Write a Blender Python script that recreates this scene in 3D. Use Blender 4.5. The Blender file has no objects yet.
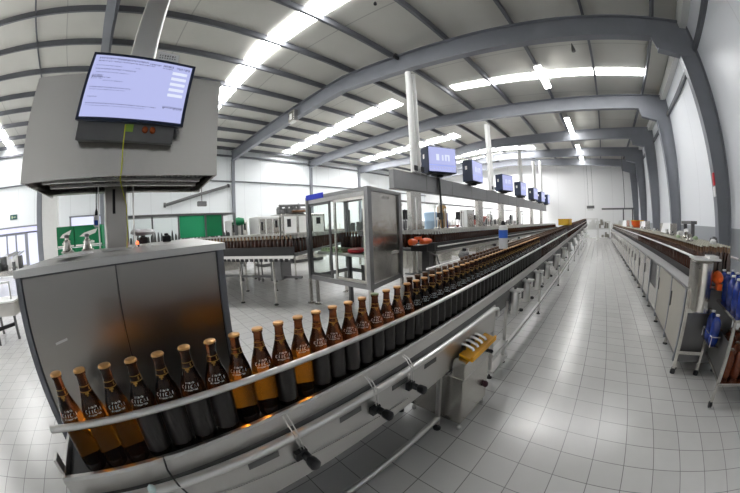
import bpy, math, random
from mathutils import Matrix, Vector
random.seed(7)
SC = bpy.context.scene
COL = SC.collection
PI = math.pi

# ------------------------------------------------------------------ materials
def new_mat(name):
    m = bpy.data.materials.new(name); m.use_nodes = True
    return m, m.node_tree, m.node_tree.nodes['Principled BSDF']

def mat(name, col, rough=.5, metal=0., noise=0., nscale=8., stretch=(1, 1, 1), rvar=0., bump=0., trans=0., ior=1.45, emis=None, estr=1., alpha=None, coat=0., aniso=0.):
    m, nt, b = new_mat(name)
    b.inputs['Base Color'].default_value = (*col, 1)
    b.inputs['Roughness'].default_value = rough
    b.inputs['Metallic'].default_value = metal
    b.inputs['Transmission Weight'].default_value = trans
    b.inputs['IOR'].default_value = ior
    b.inputs['Coat Weight'].default_value = coat
    b.inputs['Anisotropic'].default_value = aniso
    if emis:
        b.inputs['Emission Color'].default_value = (*emis, 1)
        b.inputs['Emission Strength'].default_value = estr
    if alpha is not None: b.inputs['Alpha'].default_value = alpha
    if noise or rvar or bump:
        tc = nt.nodes.new('ShaderNodeTexCoord'); mp = nt.nodes.new('ShaderNodeMapping')
        mp.inputs['Scale'].default_value = stretch
        nt.links.new(tc.outputs['Object'], mp.inputs[0])
        nz = nt.nodes.new('ShaderNodeTexNoise'); nz.inputs['Scale'].default_value = nscale; nz.inputs['Detail'].default_value = 5
        nt.links.new(mp.outputs[0], nz.inputs[0])
        if noise:
            mx = nt.nodes.new('ShaderNodeMix'); mx.data_type = 'RGBA'
            lo = [max(0, c * (1 - noise)) for c in col]; hi = [min(1, c * (1 + noise)) for c in col]
            mx.inputs[6].default_value = (*lo, 1); mx.inputs[7].default_value = (*hi, 1)
            nt.links.new(nz.outputs[0], mx.inputs[0]); nt.links.new(mx.outputs[2], b.inputs['Base Color'])
        if rvar:
            mr = nt.nodes.new('ShaderNodeMapRange')
            mr.inputs[1].default_value = .3; mr.inputs[2].default_value = .7
            mr.inputs[3].default_value = max(0, rough - rvar); mr.inputs[4].default_value = rough + rvar
            nt.links.new(nz.outputs[0], mr.inputs[0]); nt.links.new(mr.outputs[0], b.inputs['Roughness'])
        if bump:
            bp = nt.nodes.new('ShaderNodeBump'); bp.inputs['Strength'].default_value = bump; bp.inputs['Distance'].default_value = .02
            nt.links.new(nz.outputs[0], bp.inputs['Height']); nt.links.new(bp.outputs[0], b.inputs['Normal'])
    return m

def floor_mat():
    m, nt, b = new_mat('floor_tiles'); N = nt.nodes; L = nt.links
    tc = N.new('ShaderNodeTexCoord')
    add = N.new('ShaderNodeVectorMath'); add.operation = 'ADD'; add.inputs[1].default_value = (20 + .0032, 20 - .069, 0)
    L.new(tc.outputs['Object'], add.inputs[0])
    sc = N.new('ShaderNodeVectorMath'); sc.operation = 'SCALE'; sc.inputs[3].default_value = 5.0
    L.new(add.outputs[0], sc.inputs[0])
    fr = N.new('ShaderNodeVectorMath'); fr.operation = 'FRACTION'; L.new(sc.outputs[0], fr.inputs[0])
    fl = N.new('ShaderNodeVectorMath'); fl.operation = 'FLOOR'; L.new(sc.outputs[0], fl.inputs[0])
    sp = N.new('ShaderNodeSeparateXYZ'); L.new(fr.outputs[0], sp.inputs[0])
    outs = []
    for k in (0, 1):
        s = N.new('ShaderNodeMath'); s.operation = 'SUBTRACT'; s.inputs[1].default_value = .5; L.new(sp.outputs[k], s.inputs[0])
        a = N.new('ShaderNodeMath'); a.operation = 'ABSOLUTE'; L.new(s.outputs[0], a.inputs[0]); outs.append(a)
    mxm = N.new('ShaderNodeMath'); mxm.operation = 'MAXIMUM'; L.new(outs[0].outputs[0], mxm.inputs[0]); L.new(outs[1].outputs[0], mxm.inputs[1])
    gt = N.new('ShaderNodeMapRange'); gt.inputs[1].default_value = .484; gt.inputs[2].default_value = .490; L.new(mxm.outputs[0], gt.inputs[0])
    wn = N.new('ShaderNodeTexWhiteNoise'); L.new(fl.outputs[0], wn.inputs[0])
    nz = N.new('ShaderNodeTexNoise'); nz.inputs['Scale'].default_value = 9; nz.inputs['Detail'].default_value = 6; L.new(tc.outputs['Object'], nz.inputs[0])
    ad = N.new('ShaderNodeMath'); ad.operation = 'ADD'; L.new(wn.outputs[0], ad.inputs[0]); L.new(nz.outputs[0], ad.inputs[1])
    mr = N.new('ShaderNodeMapRange'); mr.inputs[1].default_value = 0; mr.inputs[2].default_value = 2; L.new(ad.outputs[0], mr.inputs[0])
    mx = N.new('ShaderNodeMix'); mx.data_type = 'RGBA'; mx.inputs[6].default_value = (.52, .515, .50, 1); mx.inputs[7].default_value = (.62, .615, .60, 1)
    L.new(mr.outputs[0], mx.inputs[0])
    m2 = N.new('ShaderNodeMix'); m2.data_type = 'RGBA'; m2.inputs[7].default_value = (.22, .215, .21, 1)
    L.new(gt.outputs[0], m2.inputs[0]); L.new(mx.outputs[2], m2.inputs[6]); L.new(m2.outputs[2], b.inputs['Base Color'])
    r = N.new('ShaderNodeMapRange'); r.inputs[3].default_value = .16; r.inputs[4].default_value = .30; L.new(nz.outputs[0], r.inputs[0])
    L.new(r.outputs[0], b.inputs['Roughness'])
    return m

def roof_mat():
    m, nt, b = new_mat('roof_sheets'); N = nt.nodes; L = nt.links
    tc = N.new('ShaderNodeTexCoord'); sp = N.new('ShaderNodeSeparateXYZ'); L.new(tc.outputs['Object'], sp.inputs[0])
    k = N.new('ShaderNodeMath'); k.operation = 'MULTIPLY_ADD'; k.inputs[1].default_value = -.1; L.new(sp.outputs[0], k.inputs[0]); L.new(sp.outputs[1], k.inputs[2])
    a = N.new('ShaderNodeMath'); a.operation = 'ADD'; a.inputs[1].default_value = 34.5 - 1.15; L.new(k.outputs[0], a.inputs[0])
    mo = N.new('ShaderNodeMath'); mo.operation = 'MODULO'; mo.inputs[1].default_value = 3.45; L.new(a.outputs[0], mo.inputs[0])
    lt = N.new('ShaderNodeMath'); lt.operation = 'LESS_THAN'; lt.inputs[1].default_value = .035; L.new(mo.outputs[0], lt.inputs[0])
    nz = N.new('ShaderNodeTexNoise'); nz.inputs['Scale'].default_value = 1.3; nz.inputs['Detail'].default_value = 6; L.new(tc.outputs['Object'], nz.inputs[0])
    mx = N.new('ShaderNodeMix'); mx.data_type = 'RGBA'; mx.inputs[6].default_value = (.50, .495, .455, 1); mx.inputs[7].default_value = (.57, .565, .52, 1); L.new(nz.outputs[0], mx.inputs[0])
    m2 = N.new('ShaderNodeMix'); m2.data_type = 'RGBA'; m2.inputs[7].default_value = (.38, .38, .35, 1); L.new(lt.outputs[0], m2.inputs[0]); L.new(mx.outputs[2], m2.inputs[6])
    L.new(m2.outputs[2], b.inputs['Base Color']); b.inputs['Roughness'].default_value = .8
    return m

def wall_mat(name, joint, axis, col=(.80, .81, .82), low=None, lowz=1.2):
    m, nt, b = new_mat(name); N = nt.nodes; L = nt.links
    tc = N.new('ShaderNodeTexCoord'); sp = N.new('ShaderNodeSeparateXYZ'); L.new(tc.outputs['Object'], sp.inputs[0])
    a = N.new('ShaderNodeMath'); a.operation = 'ADD'; a.inputs[1].default_value = 100; L.new(sp.outputs[axis], a.inputs[0])
    mo = N.new('ShaderNodeMath'); mo.operation = 'MODULO'; mo.inputs[1].default_value = joint; L.new(a.outputs[0], mo.inputs[0])
    lt = N.new('ShaderNodeMath'); lt.operation = 'LESS_THAN'; lt.inputs[1].default_value = .02; L.new(mo.outputs[0], lt.inputs[0])
    m1 = N.new('ShaderNodeMix'); m1.data_type = 'RGBA'; m1.inputs[6].default_value = (*col, 1)
    m1.inputs[7].default_value = (*[c * .8 for c in col], 1); L.new(lt.outputs[0], m1.inputs[0])
    out = m1.outputs[2]
    if low:
        z = N.new('ShaderNodeMath'); z.operation = 'LESS_THAN'; z.inputs[1].default_value = lowz; L.new(sp.outputs[2], z.inputs[0])
        m2 = N.new('ShaderNodeMix'); m2.data_type = 'RGBA'; m2.inputs[7].default_value = (*low, 1); L.new(z.outputs[0], m2.inputs[0]); L.new(out, m2.inputs[6]); out = m2.outputs[2]
    L.new(out, b.inputs['Base Color']); b.inputs['Roughness'].default_value = .35
    return m

M = dict(
    floor=floor_mat(), roof=roof_mat(),
    wall_r=wall_mat('right_wall_panels', 5.2, 1, (.78, .80, .83), (.33, .345, .365), 1.2),
    wall_l=wall_mat('left_wall_panels', 1.1, 1, (.76, .79, .80)),
    wall_e=wall_mat('end_wall_panels', 2.2, 0, (.90, .90, .90)),
    frame=mat('grey_painted_steel', (.20, .21, .235), .45, noise=.12, nscale=3),
    purlin=mat('dark_purlin', (.13, .135, .15), .5, noise=.1),
    steel=mat('brushed_steel', (.62, .61, .59), .38, 1, noise=.015, nscale=2),
    steelv=mat('satin_steel_sheet', (.57, .55, .51), .24, 1, noise=.02, nscale=2.2, aniso=.6, bump=.8),
    cab=mat('dark_satin_steel', (.42, .40, .37), .28, 1, noise=.04, nscale=2.2, stretch=(1, 1, .5), aniso=.6, bump=.35),
    tube=mat('polished_tube', (.78, .77, .75), .34, 1),
    dsteel=mat('dull_dark_steel', (.16, .16, .16), .45, .8, noise=.2),
    midsteel=mat('mid_grey_steel', (.30, .30, .30), .4, .8, noise=.08),
    black=mat('black_plastic', (.012, .012, .014), .35, noise=.2),
    belt=mat('dark_chain_belt', (.02, .02, .02), .5, noise=.4, nscale=60),
    rubber=mat('rubber', (.02, .02, .02), .7, noise=.3),
    navy=mat('navy_casing', (.012, .022, .055), .35, noise=.1),
    screen=mat('lit_screen', (.03, .03, .04), .3, emis=(.56, .60, 1.0), estr=.42),
    screen_box=mat('lit_screen_white', (.05, .05, .05), .3, emis=(.80, .85, 1.0), estr=.48),
    ink=mat('screen_text', (.015, .015, .03), .5, noise=.2),
    inkfaint=mat('screen_text_pale', (.10, .11, .2), .5, noise=.2),
    inkblue=mat('screen_band', (.1, .12, .3), .4, emis=(.36, .42, .8), estr=.42),
    glass=mat('amber_glass', (.20, .05, .010), .05, trans=1, ior=1.34),
    glasso=mat('backlit_amber_glass', (1.0, .34, .02), .05, trans=1, ior=1.2),  # same amber glass, brightened to paint in light shining through the lower body
    base=mat('belt_reflection_base', (.012, .008, .006), .15),  # reflection of the dark belt in the bottle foot, put into the colour
    cap=mat('gold_crown_cap', (.50, .27, .09), .35, .6, noise=.15, nscale=90),
    capg=mat('green_crown_cap', (.13, .17, .06), .4, .4, noise=.15, nscale=90),
    foil=mat('gold_foil_print', (.38, .20, .04), .4, .6, noise=.4, nscale=200),
    prt=mat('white_print', (.75, .73, .70), .5, noise=.05),
    label=mat('dark_paper_label', (.018, .015, .014), .30, noise=.25, nscale=30),
    farglass=mat('brown_bottle_glass', (.045, .015, .008), .12, noise=.3, nscale=30),
    farcap=mat('dull_gold_cap', (.13, .07, .035), .4, .5, noise=.2),
    silcap=mat('silver_cap', (.52, .51, .48), .3, .8, noise=.2),
    creamcap=mat('cream_cap', (.62, .60, .50), .4, .2, noise=.3, nscale=30),
    gldneck=mat('gold_neck_paper', (.30, .19, .10), .4, .3, noise=.4, nscale=60),
    yellow=mat('orange_yellow_plastic', (.90, .42, .01), .4, noise=.08),
    yellow2=mat('yellow_plastic', (.85, .50, .02), .4, noise=.08),
    orange=mat('orange_plastic', (.85, .13, .02), .4, noise=.1),
    red=mat('red_plastic', (.55, .02, .03), .4, noise=.1),
    maroon=mat('maroon_rubber', (.05, .012, .02), .5, noise=.2),
    blue=mat('blue_plastic', (.008, .03, .22), .22, noise=.35, nscale=25, coat=.5),
    bluep=mat('bright_blue_sign', (.02, .05, .75), .4, noise=.05),
    bluel=mat('blue_label', (.03, .14, .65), .4, noise=.05),
    white=mat('white_plastic', (.80, .80, .80), .4, noise=.04),
    wpaint=mat('white_painted_panel', (.74, .74, .72), .4, noise=.05),
    green=mat('green_carton', (.0, .17, .06), .5, noise=.1),
    greeng=mat('green_tinted_guard', (.05, .42, .20), .15, trans=.45, ior=1.1),
    greenl=mat('pale_green_plastic', (.36, .46, .28), .5, noise=.15),
    clear=mat('clear_pane', (.88, .92, .90), .03, trans=1, ior=1.02),
    amberlens=mat('amber_lens', (.30, .06, .01), .15, emis=(.7, .16, .02), estr=.01),
    yelcable=mat('yellow_cable', (.75, .75, .03), .5, noise=.1),
    bottleamber=mat('amber_plastic', (.12, .03, .012), .25, noise=.5, nscale=30),
    tan=mat('tan_panel', (.34, .325, .28), .5, noise=.06),
    skylight=mat('skylight_sheet', (.8, .8, .8), .5, emis=(1, 1, 1), estr=14),
    lamp=mat('fluorescent_tube', (.9, .9, .9), .5, emis=(1, .99, .96), estr=22),
    winglow=mat('daylit_pane', (.3, .3, .35), .3, emis=(.70, .74, 1.0), estr=.45),
    winglow2=mat('daylit_pane_violet', (.5, .5, .7), .3, emis=(.50, .50, .85), estr=.4),
)

# ------------------------------------------------------------------ mesh builder
EACH = {'hanging_rod', 'flange', 'clamp', 'gantry_post', 'upright', 'cart_leg', 'pallet_block', 'leg_brace', 'sign_wire', 'filter_rail', 'cross_bar', 'guide_tube', 'cover_frame', 'cover_stand', 'table_pedestal', 'drive_column', 'rack_deck', 'door', 'control_window', 'pipe_body', 'pipe_tube', 'cross_beam', 'basket_wire', 'machine_pipe', 'tray_rim', 'bracket', 'wire_clip', 'drive_unit', 'tray_plate', 'sensor_head'}
class MB:
    def __init__(s): s.v = []; s.f = []; s.mi = []; s.cur = 0; s.sm = []; s.ch = []
    def add(s, vs, fs, smooth=False):
        s.ch.append((len(s.v), len(s.f)))
        o = len(s.v); s.v += [Vector(q) for q in vs]
        for f in fs: s.f.append([i + o for i in f]); s.mi.append(s.cur); s.sm.append(smooth)
        return s
    def m(s, i): s.cur = i; return s
    def box(s, x0, x1, y0, y1, z0, z1):
        v = [(x, y, z) for z in (z0, z1) for y in (y0, y1) for x in (x0, x1)]
        return s.add(v, [(0, 2, 3, 1), (4, 5, 7, 6), (0, 1, 5, 4), (2, 6, 7, 3), (0, 4, 6, 2), (1, 3, 7, 5)])
    def bbox(s, x0, x1, y0, y1, z0, z1, b=.006):
        # box with chamfered vertical and horizontal edges
        xs = (x0, x1); ys = (y0, y1); zs = (z0, z1); v = []; idx = {}
        for i in (0, 1):
            for j in (0, 1):
                for k in (0, 1):
                    si, sj, sk = (1 if i == 0 else -1), (1 if j == 0 else -1), (1 if k == 0 else -1)
                    for a in range(3):
                        p = [xs[i] + si * b, ys[j] + sj * b, zs[k] + sk * b]
                        p[a] = (xs[i], ys[j], zs[k])[a]
                        idx[(i, j, k, a)] = len(v); v.append(tuple(p))
        f = []
        for a in range(3):
            o = [t for t in range(3) if t != a]
            for e in (0, 1):
                q = []
                for (p, r) in ((0, 0), (1, 0), (1, 1), (0, 1)):
                    c = [0, 0, 0]; c[a] = e; c[o[0]] = p; c[o[1]] = r; q.append(idx[(*c, a)])
                f.append(q)
            for p in (0, 1):
                for r in (0, 1):
                    c0 = [0, 0, 0]; c0[o[0]] = p; c0[o[1]] = r; c1 = list(c0); c1[a] = 1
                    f.append([idx[(*c0, o[0])], idx[(*c0, o[1])], idx[(*c1, o[1])], idx[(*c1, o[0])]])
        for i in (0, 1):
            for j in (0, 1):
                for k in (0, 1): f.append([idx[(i, j, k, 0)], idx[(i, j, k, 1)], idx[(i, j, k, 2)]])
        return s.add(v, f)
    def hexa(s, p):   # 8 points: bottom 4 ccw, top 4 ccw
        return s.add(p, [(3, 2, 1, 0), (4, 5, 6, 7), (0, 1, 5, 4), (1, 2, 6, 5), (2, 3, 7, 6), (3, 0, 4, 7)])
    def prism(s, poly, ext, fn):  # poly 2d list, ext (a,b), fn(u,v,t)->xyz
        n = len(poly); v = [fn(u, w, ext[0]) for u, w in poly] + [fn(u, w, ext[1]) for u, w in poly]
        return s.add(v, [list(range(n))[::-1], list(range(n, 2 * n))] + [(i, (i + 1) % n, n + (i + 1) % n, n + i) for i in range(n)])
    def tube(s, pts, r, n=8, caps=True):
        pts = [Vector(p) for p in pts]; rings = []; N = len(pts); up = None
        for i, p in enumerate(pts):
            t = (pts[min(i + 1, N - 1)] - pts[max(i - 1, 0)]).normalized()
            if up is None: up = Vector((0, 0, 1)) if abs(t.z) < .9 else Vector((1, 0, 0))
            a = t.cross(up).normalized(); b = a.cross(t).normalized(); up = b
            rr = r[i] if isinstance(r, (list, tuple)) else r
            rings.append([p + a * math.cos(2 * PI * k / n) * rr + b * math.sin(2 * PI * k / n) * rr for k in range(n)])
        v = [q for R in rings for q in R]
        f = [(i * n + k, i * n + (k + 1) % n, (i + 1) * n + (k + 1) % n, (i + 1) * n + k) for i in range(N - 1) for k in range(n)]
        if caps: f += [list(range(n))[::-1], list(range((N - 1) * n, N * n))]
        return s.add(v, f, True)
    def lathe(s, prof, c=(0, 0, 0), n=16, axis='Z', mats=None):
        v = []; N = len(prof)
        for r, h in prof:
            for k in range(n):
                a = 2 * PI * k / n; x, y = r * math.cos(a), r * math.sin(a)
                q = {'Z': (x, y, h), 'X': (h, x, y), 'Y': (x, h, y)}[axis]
                v.append((q[0] + c[0], q[1] + c[1], q[2] + c[2]))
        s.ch.append((len(s.v), len(s.f)))
        o = len(s.v); s.v += [Vector(q) for q in v]
        def ff(f, k):
            s.f.append([i + o for i in f]); s.mi.append(k if k is not None else s.cur); s.sm.append(True)
        for i in range(N - 1):
            for k in range(n): ff((i * n + k, i * n + (k + 1) % n, (i + 1) * n + (k + 1) % n, (i + 1) * n + k), mats[i] if mats else None)
        ff(list(range(n))[::-1], mats[0] if mats else None); ff(list(range((N - 1) * n, N * n)), mats[-1] if mats else None)
        s.sm[-1] = s.sm[-2] = False
        return s
    def cyl(s, c, r, h, n=12, axis='Z'): return s.lathe([(r, 0), (r, h)], c, n, axis)
    def build(s, name, mats, parent=None, world=True):
        if name in EACH and parent is not None and len(s.ch) > 1:
            out = []
            for i, (v0, f0) in enumerate(s.ch):
                v1, f1 = s.ch[i + 1] if i + 1 < len(s.ch) else (len(s.v), len(s.f))
                q = MB(); q.v = s.v[v0:v1]; q.f = [[k - v0 for k in f] for f in s.f[f0:f1]]; q.mi = s.mi[f0:f1]; q.sm = s.sm[f0:f1]; q.ch = [(0, 0)]
                out.append(q.build(name, mats, parent, world))
            return out[0]
        me = bpy.data.meshes.new(name)
        vs = s.v
        if parent is not None and world:
            inv = (Matrix.Translation(parent.location) @ parent.rotation_euler.to_matrix().to_4x4()).inverted() if parent.parent is None else \
                  (Matrix.Translation(parent.parent.location) @ parent.parent.rotation_euler.to_matrix().to_4x4() @ Matrix.Translation(parent.location)).inverted()
            vs = [inv @ q for q in s.v]
        elif parent is None and world and s.v:
            c = Vector((sum(q.x for q in s.v), sum(q.y for q in s.v), 0)) / len(s.v); c.z = min(q.z for q in s.v)
            vs = [q - c for q in s.v]
        me.from_pydata([tuple(q) for q in vs], [], s.f)
        if not isinstance(mats, (list, tuple)): mats = [mats]
        for q in mats: me.materials.append(q)
        me.polygons.foreach_set('material_index', s.mi); me.polygons.foreach_set('use_smooth', s.sm)
        import bmesh
        bm = bmesh.new(); bm.from_mesh(me); bmesh.ops.recalc_face_normals(bm, faces=bm.faces); bm.to_mesh(me); bm.free()
        if any(s.sm): 
            try: me.set_sharp_from_angle(angle=math.radians(42))
            except Exception: pass
        o = bpy.data.objects.new(name, me); COL.objects.link(o)
        if parent is not None: o.parent = parent
        elif world and s.v: o.location = c
        return o

def tag(o, label, cat, group=None, kind=None):
    o['label'] = label; o['category'] = cat
    if group: o['group'] = group
    if kind: o['kind'] = kind
    return o
def thing(name, label, cat, loc=(0, 0, 0), rotz=0, group=None, kind=None):
    o = bpy.data.objects.new(name, None); COL.objects.link(o); o.location = loc; o.rotation_euler = (0, 0, rotz)
    o.empty_display_size = .1
    return tag(o, label, cat, group, kind)
def struct(name, mb, m, world=False):
    o = mb.build(name, m, None, world); o['kind'] = 'structure'; return o
def dup(root, loc, rotz=None, label=None, group=None):
    r = root.copy(); COL.objects.link(r); r.location = loc
    if rotz is not None: r.rotation_euler = (0, 0, rotz)
    if label: r['label'] = label
    if group: r['group'] = group
    for ch in list(root.children):
        c = ch.copy(); COL.objects.link(c); c.parent = r
        for g in list(ch.children):
            d = g.copy(); COL.objects.link(d); d.parent = c
    return r
def lab(o, text): o['label'] = text; return o

# ------------------------------------------------------------------ camera (fisheye lens)
R = [[0.6975362813712941, 0.7155552254843217, -0.037734009232900455], [-0.027865390531745866, 0.07970924518043614, 0.9964286006750702], [-0.716007441428663, 0.6939936278632872, -0.07553931627922625]]
cam = bpy.data.cameras.new('camera'); co = bpy.data.objects.new('camera', cam); COL.objects.link(co); SC.camera = co
cam.type = 'PANO'; cam.panorama_type = 'FISHEYE_LENS_POLYNOMIAL'; cam.sensor_width = 36; cam.sensor_fit = 'HORIZONTAL'
cam.fisheye_fov = math.radians(200)
cam.fisheye_polynomial_k0 = 0
cam.fisheye_polynomial_k1, cam.fisheye_polynomial_k2, cam.fisheye_polynomial_k3, cam.fisheye_polynomial_k4 = -0.07500358342040826, -0.0005885266858356585, 0.0001238298163926035, -4.216777956592187e-06
mm = Matrix([[R[0][i], R[1][i], -R[2][i]] for i in range(3)]).to_4x4(); mm.translation = (0, 0, 1.3); co.matrix_world = mm

# ------------------------------------------------------------------ hall
XR, XL, Y0, Y1 = 3.1, -16.9, -11.0, 25.2
def roof(X): return 5.92 + (3.1 - X) / 10.1 * .98 if X > -7 else 6.9 - (-7 - X) / 9.8 * .4
struct('floor', MB().box(XL - .2, XR + .2, Y0 - .2, Y1 + .2, -.2, 0), M['floor'])
rp = [(XL - .2, roof(XL - .2)), (-7, 6.9), (XR + .2, roof(XR + .2)), (XR + .2, roof(XR) + .15), (-7, 7.05), (XL - .2, roof(XL) + .15)]
struct('ceiling', MB().prism(rp, (Y0 - .2, Y1 + .2), lambda u, w, t: (u, t, w)), M['roof'])
struct('wall_right', MB().box(XR, XR + .2, Y0 - .2, Y1 + .2, 0, roof(XR)), M['wall_r'])
struct('wall_left', MB().box(XL - .2, XL, Y0 - .2, Y1 + .2, 0, roof(XL)), M['wall_l'])
gp = [(XL, 0), (XR, 0), (XR, roof(XR)), (-7, 6.9), (XL, roof(XL))]
struct('wall_end', MB().prism(gp, (Y1, Y1 + .2), lambda u, w, t: (u, t, w)), M['wall_e'])
struct('wall_behind', MB().prism(gp, (Y0 - .2, Y0), lambda u, w, t: (u, t, w)), M['wall_e'])
# eaves flashing and wall girt
struct('trim_1', MB().box(XR - .10, XR, Y0, Y1, 4.98, 5.09), M['purlin'])
struct('trim_2', MB().box(XR - .22, XR, Y0, Y1, roof(XR) - .32, roof(XR) - .06), M['wpaint'])
struct('trim_3', MB().box(XL, XL + .15, Y0, Y1, roof(XL) - .55, roof(XL) - .45), M['purlin'])
struct('trim_4', MB().box(XL, XL + .12, Y0, Y1, 4.4, 4.46), M['purlin'])
tn = [5]
def trim(mb, m):
    o = struct('trim_%d' % tn[0], mb, m); tn[0] += 1; return o
PX = [2.2, .45, -1.3, -3.1, -4.9, -6.6, -8.1, -9.6, -11.1, -12.35, -13.75, -15.3, -16.6]
for X in PX:
    b = MB(); z = roof(X)
    b.box(X - .02, X + .02, Y0, Y1, z - .18, z - .002); b.box(X - .05, X + .02, Y0, Y1, z - .185, z - .165)
    trim(b, M['purlin'])
def portal(yfun, right_col=True, left_col=True, d=.56):
    b = MB()
    xs = [XL, -14, -11, -9, -7, -5, -3, -1, 1, 1.93]
    tops = [(x, roof(x) - .19) for x in xs]; bots = [(x, roof(x) - .19 - d) for x in xs]
    if right_col:
        tops += [(XR - .02, roof(XR) - .19)]
        bots += [(1.99, roof(1.99) - .19 - d - .30), (2.56, 4.84)]
    w = .012
    # web of the rafter
    def strip(pts_a, pts_b, y_off0, y_off1):
        for i in range(len(pts_a) - 1):
            (ax, az), (bx, bz) = pts_a[i], pts_a[i + 1]; (cx, cz), (dx, dz) = pts_b[i], pts_b[i + 1]
            p = []
            for (x, z) in ((ax, az), (bx, bz), (dx, dz), (cx, cz)): p.append((x, yfun(x) + y_off0, z))
            for (x, z) in ((ax, az), (bx, bz), (dx, dz), (cx, cz)): p.append((x, yfun(x) + y_off1, z))
            b.hexa(p)
    strip(bots[:len(xs)], tops[:len(xs)], -w, w)
    if right_col:  # haunch plate
        for off in (-w, w): pass
        P = [(1.93, roof(1.93) - .19 - d), (1.99, bots[-2][1]), (2.56, 4.84), (XR - .02, 4.84), (XR - .02, roof(XR) - .19), (1.93, roof(1.93) - .19)]
        b.prism(P, (-w * 1.5, w * 1.5), lambda u, q, t: (u, yfun(u) + t, q))
    # flanges
    fl = .11
    strip([(x, z - .012) for x, z in bots[:len(xs)]], [(x, z + .012) for x, z in bots[:len(xs)]], -fl, fl)
    strip([(x, z - .012) for x, z in tops], [(x, z + .012) for x, z in tops], -fl, fl)
    if right_col:
        hb = [(1.93, roof(1.93) - .19 - d), (1.99, bots[-2][1])]; hb2 = [(1.99, bots[-2][1]), (2.56, 4.84)]
        for h in (hb2,): strip([(x, z - .015) for x, z in h], [(x, z + .015) for x, z in h], -fl, fl)
        yc = yfun(XR - .2)
        b.prism([(2.82, 0), (XR - .02, 0), (XR - .02, 4.85), (2.57, 4.85)], (yc - w, yc + w), lambda u, q, t: (u, t, q))
        b.prism([(2.80, 0), (2.825, 0), (2.575, 4.86), (2.55, 4.86)], (yc - fl, yc + fl), lambda u, q, t: (u, t, q)); b.box(XR - .03, XR - .004, yc - fl, yc + fl, 0, roof(XR) - .2)
        b.box(XR - .46, XR, yc - .16, yc + .16, 0, .02)
    if left_col:
        yl = yfun(XL + .15)
        b.box(XL + .002, XL + .16, yl - .09, yl + .09, 0, roof(XL) - .19)
    return trim(b, M['frame'])
portal(lambda x: -8.3 + .1 * x)
portal(lambda x: -.85 + .1 * x)
portal(lambda x: 6.55 + .1 * x)
portal(lambda x: 11.65 + (.0 if x > -7 else (x + 7) * .11), d=.52)
portal(lambda x: 15.7 - (x - 3) * .15 if x > -9 else 17.5 + (x + 9) * .28, d=.52)
portal(lambda x: 20.0 - (x - 3) * .12, d=.52)
portal(lambda x: 24.0, d=.52)

# roof skylight strips (translucent sheets lit by the sky), plus added light strips, one object for each strip
wn = [1]
def skylight(x0, x1, yc, hw):
    b = MB(); xs = [x for x in PX if x0 < x < x1]; ed = sorted([x0, x1] + xs)
    for a, c in zip(ed[:-1], ed[1:]):
        a2, c2 = a + .05, c - .05
        if c2 - a2 < .1: continue
        p = [(a2, yc(a2) - hw, roof(a2) - .03), (c2, yc(c2) - hw, roof(c2) - .03), (c2, yc(c2) + hw, roof(c2) - .03), (a2, yc(a2) + hw, roof(a2) - .03)]
        b.hexa(p + [(q[0], q[1], q[2] + .025) for q in p])
    o = struct('window_%d' % wn[0], b, M['skylight']); wn[0] += 1
    return o
skylight(-13.8, -2.2, lambda x: 3.62 + .1 * x, .27)
skylight(-16.4, -7.3, lambda x: 9.8 + .08 * (x - .3), .38)
skylight(-4.7, 2.2, lambda x: 9.87 + .1 * (x - .3), .22)
skylight(-15.8, -7.6, lambda x: 15.4 + .1 * (x + 7.6), .42)
skylight(-13, -4, lambda x: 20.0 + .05 * x + .6, .4)
skylight(-14, -4, lambda x: 22.3, .5)  # added glowing strip, brightens the end wall
skylight(-16.9, -11, lambda x: -6.75 + .1 * x, .25)
skylight(-12, 1, lambda x: -9.6 + .05 * x, .5)  # added glowing strip, unseen behind the camera, more light for the hall
# daylight windows low in the left wall and a high strip
def window(y0, y1, z0, z1, m, nv):
    b = MB(); b.m(0).box(XL + .005, XL + .03, y0, y1, z0, z1); b.m(1)
    b.box(XL + .0, XL + .07, y0 - .06, y1 + .06, z1, z1 + .07); b.box(XL, XL + .07, y0 - .06, y1 + .06, z0 - .07, z0)
    for k in range(nv + 1):
        y = y0 + (y1 - y0) * k / nv; b.box(XL, XL + .06, y - .05, y + .05, z0, z1)
    o = b.build('window_%d' % wn[0], [m, M['frame']], None, False); o['kind'] = 'structure'; wn[0] += 1
window(-10.4, -7.1, .25, 2.0, M['winglow'], 5)
window(-7.0, -5.4, .25, 2.05, M['winglow'], 1)
window(-10.4, -5.4, 2.12, 2.35, M['winglow2'], 1)
window(-4.3, -2.5, 2.1, 2.6, M['winglow'], 1)

# ------------------------------------------------------------------ ceiling lamps
lamps = [(-1.24, 8.45, 10.2), (-1.05, 13.7, 16.3), (-1.0, 19.0, 20.5), (-1.0, 22.3, 24.0)]
ll = ['long fluorescent ceiling lamp first in the row, crossing the thin skylight', 'second fluorescent ceiling lamp down the hall, behind the second rafter',
      'third fluorescent ceiling lamp, small, above the aisle', 'last fluorescent ceiling lamp, close to the end wall']
for i, (x, a, c) in enumerate(lamps):
    t = thing('ceiling_lamp', ll[i], 'lamp', (x, (a + c) / 2, 6.0), 0, 'fluorescent lamps under the roof')
    MB().box(x - .12, x + .12, a, c, 6.03, 6.08).build('lamp_housing', M['white'], t)
    MB().box(x - .10, x + .10, a + .05, c - .05, 5.995, 6.03).build('lamp_tube', M['lamp'], t)
    b = MB()
    for y in (a + .3, c - .3): b.tube([(x, y, 6.08), (x, y, roof(x) - .01)], .008, 6)
    b.build('hanging_rod', M['dsteel'], t)
EXEC2 = True

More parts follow.
